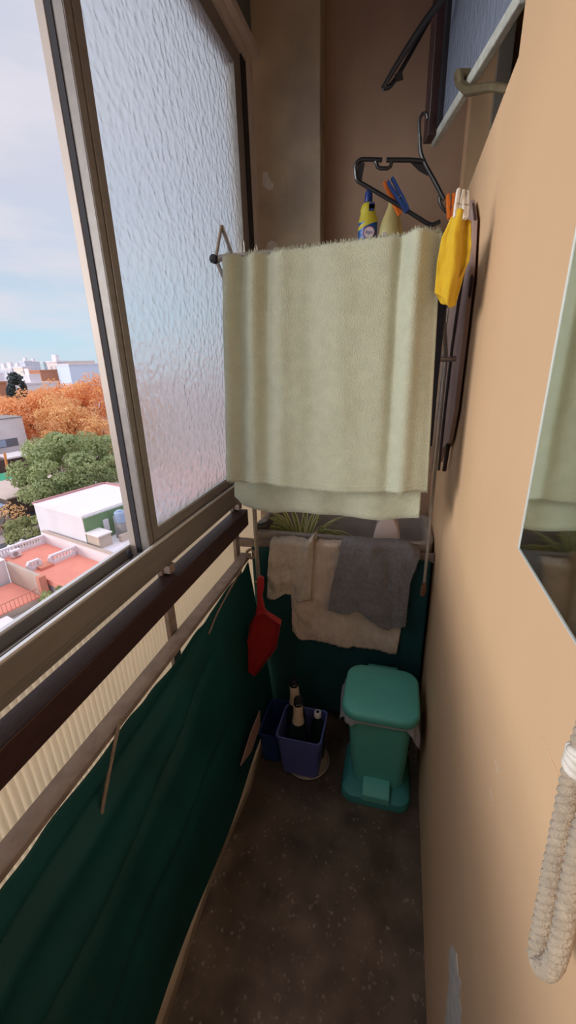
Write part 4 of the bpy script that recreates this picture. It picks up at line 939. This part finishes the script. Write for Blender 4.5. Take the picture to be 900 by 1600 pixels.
obj('case', cm().box(-43.0, -42.5, 16.5, 17.4, -15.9, -15.2), M['c_white'], u, bevel=0.03)
m_ = MB().tube([cpt(-42.49, 16.85, -15.55), cpt(-42.45, 16.85, -15.55)], 0.24, 16); obj('fan', m_, M['c_grey'], u)
for q in (16.6, 17.2): obj('foot', cm().box(-42.95, -42.55, q, q + 0.1, -16.0, -15.9), M['c_grey'], u)

# trees
def crown_mesh(seed, rx_, ry_, rz_, nclump, nleaf, size, cr=0.30):
    rn = random.Random(seed); mb = MB(); cs = []
    for i in range(nclump):
        a = rn.uniform(0, 2 * PI); cz = rn.uniform(-0.75, 1); s_ = math.sqrt(max(0, 1 - cz * cz)); k_ = rn.uniform(0.62, 0.98)
        cs.append((Vector((math.cos(a) * s_ * k_, math.sin(a) * s_ * k_, cz * k_)), rn.uniform(0.7, 1.3) * cr))
    vs = []; fs = []
    for i in range(nleaf):
        c, r = rn.choice(cs)
        d = Vector((rn.gauss(0, 1), rn.gauss(0, 1), rn.gauss(0, 1) + 0.35)).normalized()
        p = c + d * r * rn.uniform(0.75, 1.05)
        p = Vector((p.x * rx_, p.y * ry_, p.z * rz_))
        nn = (d + Vector((rn.gauss(0, 0.5), rn.gauss(0, 0.5), rn.gauss(0, 0.5)))).normalized()
        u = nn.orthogonal().normalized(); w_ = nn.cross(u); q = rn.uniform(0, PI); u, w_ = u * math.cos(q) + w_ * math.sin(q), w_ * math.cos(q) - u * math.sin(q)
        s_ = size * rn.uniform(0.6, 1.3); o0 = len(vs)
        vs += [p - u * s_, p + w_ * s_ * 0.6, p + u * s_, p - w_ * s_ * 0.6]; fs.append((o0, o0 + 1, o0 + 2, o0 + 3))
    mb.v = vs; mb.f = fs; return mb
def tree(name, c, radii, m, label, seed, nclump, nleaf, size, group=None, cr=0.30):
    c = Vector(c); root = thing(name, (c.x, c.y, GZ), label, 'tree', group)
    mb = crown_mesh(seed, *radii, nclump, nleaf, size, cr); mb.v = [v + c for v in mb.v]
    obj('crown', mb, m, root, sharp=0, fix=False)
    t = MB().tube([(c.x, c.y, GZ), (c.x, c.y, GZ + (c.z - GZ) * 0.4), (c.x + 0.3, c.y, c.z)], [radii[0] * 0.07, radii[0] * 0.055, radii[0] * 0.03], 10)
    for i in range(5):
        a = i * 1.26 + seed; t.tube([(c.x, c.y, GZ + (c.z - GZ) * (0.45 + 0.08 * i)), (c.x + math.cos(a) * radii[0] * 0.5, c.y + math.sin(a) * radii[1] * 0.5, c.z + radii[2] * 0.3)], [radii[0] * 0.035, radii[0] * 0.012], 7)
    obj('trunk', t, M['bark'], root)
    return root
tree('green_tree', far(112, 734, 73), (8.6, 8.6, 5.6), M['leaf_green'], 'broad dense green tree behind the white house', 3, 95, 30000, 0.22, cr=0.20)
OG = 'orange street trees'
tree('autumn_tree', far(62, 662, 116), (8.0, 8.0, 7.2), M['leaf_orange'], 'orange autumn tree above the left of the green tree', 5, 80, 15000, 0.27, OG)
tree('autumn_tree', far(106, 668, 104), (6.0, 6.0, 5.6), M['leaf_gold'], 'golden orange autumn tree just behind the green tree top', 8, 70, 12000, 0.25, OG)
tree('autumn_tree', far(146, 640, 132), (8.6, 8.6, 8.2), M['leaf_orange'], 'tallest orange autumn tree next to the window frame', 11, 80, 15000, 0.27, OG)
tree('autumn_tree', far(-4, 652, 124), (6.0, 6.0, 5.0), M['leaf_orange'], 'orange autumn tree above the white modern building', 14, 60, 9000, 0.27, OG)
tree('autumn_tree', far(158, 684, 98), (5.0, 5.0, 4.6), M['leaf_gold'], 'sparse golden tree beside the window frame behind the green tree', 17, 45, 4200, 0.25, OG)
tree('autumn_tree', far(98, 640, 138), (8.0, 8.0, 6.5), M['leaf_orange'], 'deep orange autumn tree in the middle of the orange row', 19, 70, 12000, 0.28, OG)
tree('conifer', far(28, 612, 150), (2.6, 2.6, 5.0), M['leaf_dark'], 'dark grey-green conifer among the orange trees', 23, 30, 4000, 0.35)
tree('street_tree', far(48, 832, 58), (2.9, 2.9, 1.9), M['leaf_lime'], 'yellow-green street tree beside the terrace balustrade', 29, 30, 4000, 0.17)
tree('street_tree', far(3, 815, 66), (3.0, 3.0, 2.4), M['leaf_gold'], 'bare reddish street tree in front of the brown house', 31, 30, 900, 0.15)
tree('yard_shrub', far(92, 930, 34), (1.3, 1.3, 0.8), M['leaf_lime'], 'green shrub in the yard under the red terrace edge', 37, 18, 1200, 0.13)

# houses across the street
c0 = toc(far(14, 780, 73)); zt = far(14, 780, 73).z
b = thing('house', tuple(cpt(c0[0] - 6, c0[1], GZ)), 'brown-fronted house with beige flat roof across the street', 'house')
p0, q0 = c0
obj('upper_wall', cm().box(p0 - 12, p0, q0 - 0.2, q0 + 11, zt - 3.2, zt), M['c_brown'], b); obj('roof', cm().box(p0 - 12.1, p0 + 0.1, q0 - 0.4, q0 + 11.2, zt, zt + 0.2), M['c_beige'], b)
obj('lower_wall', cm().box(p0 - 12, p0 + 0.3, q0 - 0.2, q0 + 11, GZ, zt - 3.2), M['c_tan'], b)
obj('garage_door', cm().box(p0 + 0.3, p0 + 0.4, q0 + 1.2, q0 + 6.0, GZ, GZ + 2.3), M['c_dark'], b); obj('garage_door', cm().box(p0 + 0.3, p0 + 0.4, q0 + 6.8, q0 + 10.5, GZ, GZ + 2.6), M['c_dark'], b)
obj('sign', MB().tube([cpt(p0 + 0.3, q0 + 3.4, zt - 4.2), cpt(p0 + 0.42, q0 + 3.4, zt - 4.2)], 0.55, 18), M['c_brown'], b)
c1 = toc(far(0, 785, 71))
b = thing('house', tuple(cpt(c1[0] - 5, c1[1] - 4, GZ)), 'low white-roofed house left of the brown-fronted house', 'house')
obj('wall', cm().box(p0 - 10, p0 - 0.2, q0 - 9, q0 - 0.5, GZ, zt - 1.0), M['c_grey'], b); obj('roof', cm().box(p0 - 10.2, p0 + 0.0, q0 - 9.2, q0 - 0.4, zt - 1.0, zt - 0.8), M['c_tank'], b)
c2 = far(14, 755, 87); p2, q2 = toc(c2)
b = thing('awning', tuple(cpt(p2 - 3, q2, GZ)), 'bright green canopy roof beyond the beige roof', 'awning')
obj('canopy', cm().prism([(p2, q2 - 8, c2.z), (p2, q2 + 4, c2.z), (p2 - 5, q2 + 4, c2.z + 0.8), (p2 - 5, q2 - 8, c2.z + 0.8)], (0, 0, 0.15)), M['c_awning'], b)
for q in (-7.8, 3.8): obj('post', cm().box(p2 - 0.2, p2, q2 + q, q2 + q + 0.2, GZ, c2.z), M['c_grey'], b)
c3 = far(34, 652, 106); p3, q3 = toc(c3)
b = thing('modern_building', tuple(cpt(p3 - 8, q3 - 8, GZ)), 'white modern building with strip windows below the orange trees', 'building')
obj('wall', cm().box(p3 - 14, p3, q3 - 22, q3, GZ, c3.z), M['c_white'], b); obj('coping', cm().box(p3 - 14.1, p3 + 0.1, q3 - 22.1, q3 + 0.1, c3.z, c3.z + 0.25), M['c_grey'], b)
obj('strip_window', cm().box(p3, p3 + 0.12, q3 - 10, q3 - 2.0, c3.z - 5.6, c3.z - 4.0), M['c_glass'], b); obj('slit_window', cm().box(p3, p3 + 0.12, q3 - 3.6, q3 - 1.2, c3.z - 9.2, c3.z - 8.5), M['c_dark'], b)
obj('pane', cm().box(p3 + 0.12, p3 + 0.2, q3 - 7.6, q3 - 4.4, c3.z - 5.5, c3.z - 4.1), M['c_tank'], b)
c4 = far(20, 716, 96); p4, q4 = toc(c4)
b = thing('shed', tuple(cpt(p4, q4, GZ)), 'dark shed with a white roof edge and orange post below the modern building', 'shed')
obj('wall', cm().box(p4 - 5, p4, q4 - 7, q4 + 4, GZ, c4.z), M['c_brown'], b); obj('roof', cm().box(p4 - 5.2, p4 + 0.4, q4 - 1.0, q4 + 4.2, c4.z, c4.z + 0.3), M['c_roof'], b)
a_, b_ = far(7, 708, 93), far(13, 740, 93); obj('post', MB().tube([a_, b_, (b_.x, b_.y, GZ)], 0.22, 8), M['c_orange'], b)
# white car on the street
c5 = toc(at(26, 856, 'z', GZ + 0.7)); car = thing('car', tuple(cpt(c5[0], c5[1], GZ + 0.03)), 'white parked car on the street behind the balustrade', 'car')
P = [(-0.85, 0.35), (-0.85, 0.8), (-0.4, 0.9), (0.6, 0.95), (1.2, 1.45), (2.6, 1.48), (3.2, 0.98), (3.5, 0.9), (3.5, 0.35)]
obj('body', cm().prism([(c5[0] - 0.85, c5[1] + a_ - 1.5, GZ + 0.03 + z) for a_, z in P], (1.7, 0, 0)), M['c_white'], car, bevel=0.08)
obj('windscreen', cm().prism([(c5[0] - 0.88, c5[1] + a_ - 1.5, GZ + 0.03 + z) for a_, z in ((0.85, 1.0), (1.28, 1.38), (2.52, 1.4), (2.9, 1.0))], (1.76, 0, 0)), M['c_dark'], car)
for a_ in (-0.75, 1.3):
    for s_ in (-0.9, 0.72):
        obj('wheel', MB().tube([cpt(c5[0] + s_, c5[1] + a_, GZ + 0.33), cpt(c5[0] + s_ + 0.18, c5[1] + a_, GZ + 0.33)], 0.30, 16), M['c_dark'], car)

# distant blocks: pixel span, roof line, distance and facade
blocks = [
 (-30, 8, 580, 290, 'white', 'white apartment tower at the skyline beyond the open window edge'),
 (8, 19, 578, 262, 'lav', 'slim pale tower left of the grey gridded tower'),
 (18, 31, 577, 250, 'grid', 'grey tower with gridded windows on the skyline'),
 (31, 38, 577, 270, 'white', 'narrow white tower right of the gridded tower'),
 (35, 48, 575, 228, 'peach', 'peach and white block above the dark conifer'),
 (38, 51, 565, 420, 'lav', 'lavender tower highest on the far skyline'),
 (51, 62, 566, 460, 'lav', 'pale blue far tower right of the lavender tower'),
 (67, 87, 566, 480, 'bgreen', 'broad grey-green far block on the skyline'),
 (62, 90, 580, 205, 'brown', 'rust-brown blank wall block above the orange trees'),
 (46, 62, 588, 212, 'white', 'low white block left of the rust-brown wall'),
 (88, 105, 566, 212, 'beige', 'beige gridded apartment tower right of the rust-brown wall'),
 (105, 170, 570, 200, 'blue', 'wide pale blue blank-walled block by the window frame'),
 (-20, 34, 598, 172, 'white', 'long low white building behind the orange trees'),
 (36, 92, 600, 168, 'white', 'low white building at the foot of the rust-brown wall'),
 (98, 150, 565, 380, 'peach', 'pale pink rooftop block behind the blue block'),
 (-4, 10, 599, 160, 'brown', 'small brown gable at the left edge of the skyline'),
]
for i, (u0, u1, v, r, key, lab) in enumerate(blocks):
    A, B = far(u0, v, r), far(u1, v, r); wd_ = (B - A).length; mid = (A + B) / 2
    p, q = toc(mid); z = mid.z
    b = thing('apartment_block', tuple(cpt(p, q, GZ)), lab, 'building', 'far skyline buildings')
    dp_ = max(8, wd_ * 0.55)
    obj('wall', cm().box(p - dp_, p, q - wd_ * 0.55, q + wd_ * 0.55, GZ, z), FA[key], b)
    obj('parapet', cm().box(p - dp_ - 0.2, p + 0.2, q - wd_ * 0.55 - 0.2, q + wd_ * 0.55 + 0.2, z, z + 0.6), M['c_white'] if key != 'brown' else FA['brown'], b)
    if key in ('white', 'grid', 'lav', 'beige'):
        obj('rooftop_cabin', cm().box(p - dp_ * 0.7, p - dp_ * 0.3, q - wd_ * 0.2, q + wd_ * 0.15, z + 0.6, z + 3.2), M['c_white'], b)
# roofs seen only as blurred colour through the hammered glass
rn = random.Random(5); i = 0
for row in range(5):
    for colm in range(5):
        p = -40 + colm * 15 + (row % 2) * 4 - row * 6; q = 42 + row * 17
        if math.degrees(math.atan2(cpt(p, q, 0).y, -cpt(p, q, 0).x)) < 53: continue
        h_ = rn.uniform(-17, -13); a_, c_ = rn.uniform(4.5, 6.8), rn.uniform(5, 7.5); i += 1
        b = thing('house', tuple(cpt(p, q, GZ)), 'pale town house with flat roof blurred behind the hammered glass', 'house', 'houses behind the hammered glass')
        obj('wall', cm().box(p - a_, p + a_, q - c_, q + c_, GZ, h_), M['c_white'] if i % 3 else M['c_tan'], b)
        obj('roof', cm().box(p - a_ + .2, p + a_ - .2, q - c_ + .2, q + c_ - .2, h_, h_ + 0.2), M['c_red'] if i % 3 == 1 else M['c_roof'], b)

# ------------------------------------------------------------------ sky and sun
W = bpy.data.worlds.new('sky'); S.world = W; W.use_nodes = True
nt = W.node_tree; N = nt.nodes; L = nt.links
bg = N['Background']
tc = N.new('ShaderNodeTexCoord'); sp_ = N.new('ShaderNodeSeparateXYZ'); L.new(tc.outputs['Generated'], sp_.inputs[0])
rp = N.new('ShaderNodeValToRGB'); e = rp.color_ramp.elements
e[0].position = 0.0; e[0].color = (0.60, 0.74, 0.84, 1); e[1].position = 1.0; e[1].color = (0.62, 0.63, 0.74, 1)
q = e.new(0.06); q.color = (0.55, 0.75, 0.88, 1); q = e.new(0.16); q.color = (0.56, 0.68, 0.82, 1); q = e.new(0.32); q.color = (0.64, 0.66, 0.78, 1)
L.new(sp_.outputs['Z'], rp.inputs['Fac'])
mp = N.new('ShaderNodeMapping'); mp.inputs['Scale'].default_value = (1.6, 1.6, 7.0); L.new(tc.outputs['Generated'], mp.inputs['Vector'])
nz = N.new('ShaderNodeTexNoise'); nz.inputs['Scale'].default_value = 1.7; nz.inputs['Detail'].default_value = 6; nz.inputs['Roughness'].default_value = 0.55
L.new(mp.outputs[0], nz.inputs['Vector'])
r2 = N.new('ShaderNodeValToRGB'); e = r2.color_ramp.elements; e[0].position = 0.42; e[0].color = (0, 0, 0, 1); e[1].position = 0.68; e[1].color = (1, 1, 1, 1)
L.new(nz.outputs['Fac'], r2.inputs['Fac'])
mx = N.new('ShaderNodeMix'); mx.data_type = 'RGBA'; L.new(r2.outputs['Color'], mx.inputs['Factor'])
L.new(rp.outputs['Color'], mx.inputs[6]); mx.inputs[7].default_value = (0.76, 0.74, 0.82, 1)
L.new(mx.outputs[2], bg.inputs['Color']); # an overcast sky is brightest overhead
mr = N.new('ShaderNodeMapRange'); mr.interpolation_type = 'SMOOTHSTEP'; mr.inputs['From Min'].default_value = 0.58; mr.inputs['From Max'].default_value = 0.95
mr.inputs['To Min'].default_value = 1.0; mr.inputs['To Max'].default_value = 2.8
L.new(sp_.outputs['Z'], mr.inputs['Value']); L.new(mr.outputs[0], bg.inputs['Strength'])
sd = bpy.data.lights.new('sun', 'SUN'); sd.energy = 3.1; sd.angle = math.radians(30); sd.color = (1.0, 0.97, 0.94)
so = bpy.data.objects.new('sun', sd); C.objects.link(so)
dirv = Vector((0.70, 0.55, -0.08)).normalized()
so.rotation_euler = dirv.to_track_quat('-Z', 'Y').to_euler()

S.view_settings.view_transform = 'Standard'; S.view_settings.look = 'None'
S.view_settings.exposure = 0.0; S.view_settings.gamma = 1.0; S.view_settings.use_curve_mapping = False
S.cycles.max_bounces = 14; S.cycles.diffuse_bounces = 6; S.cycles.transmission_bounces = 10
S.cycles.use_denoising = True
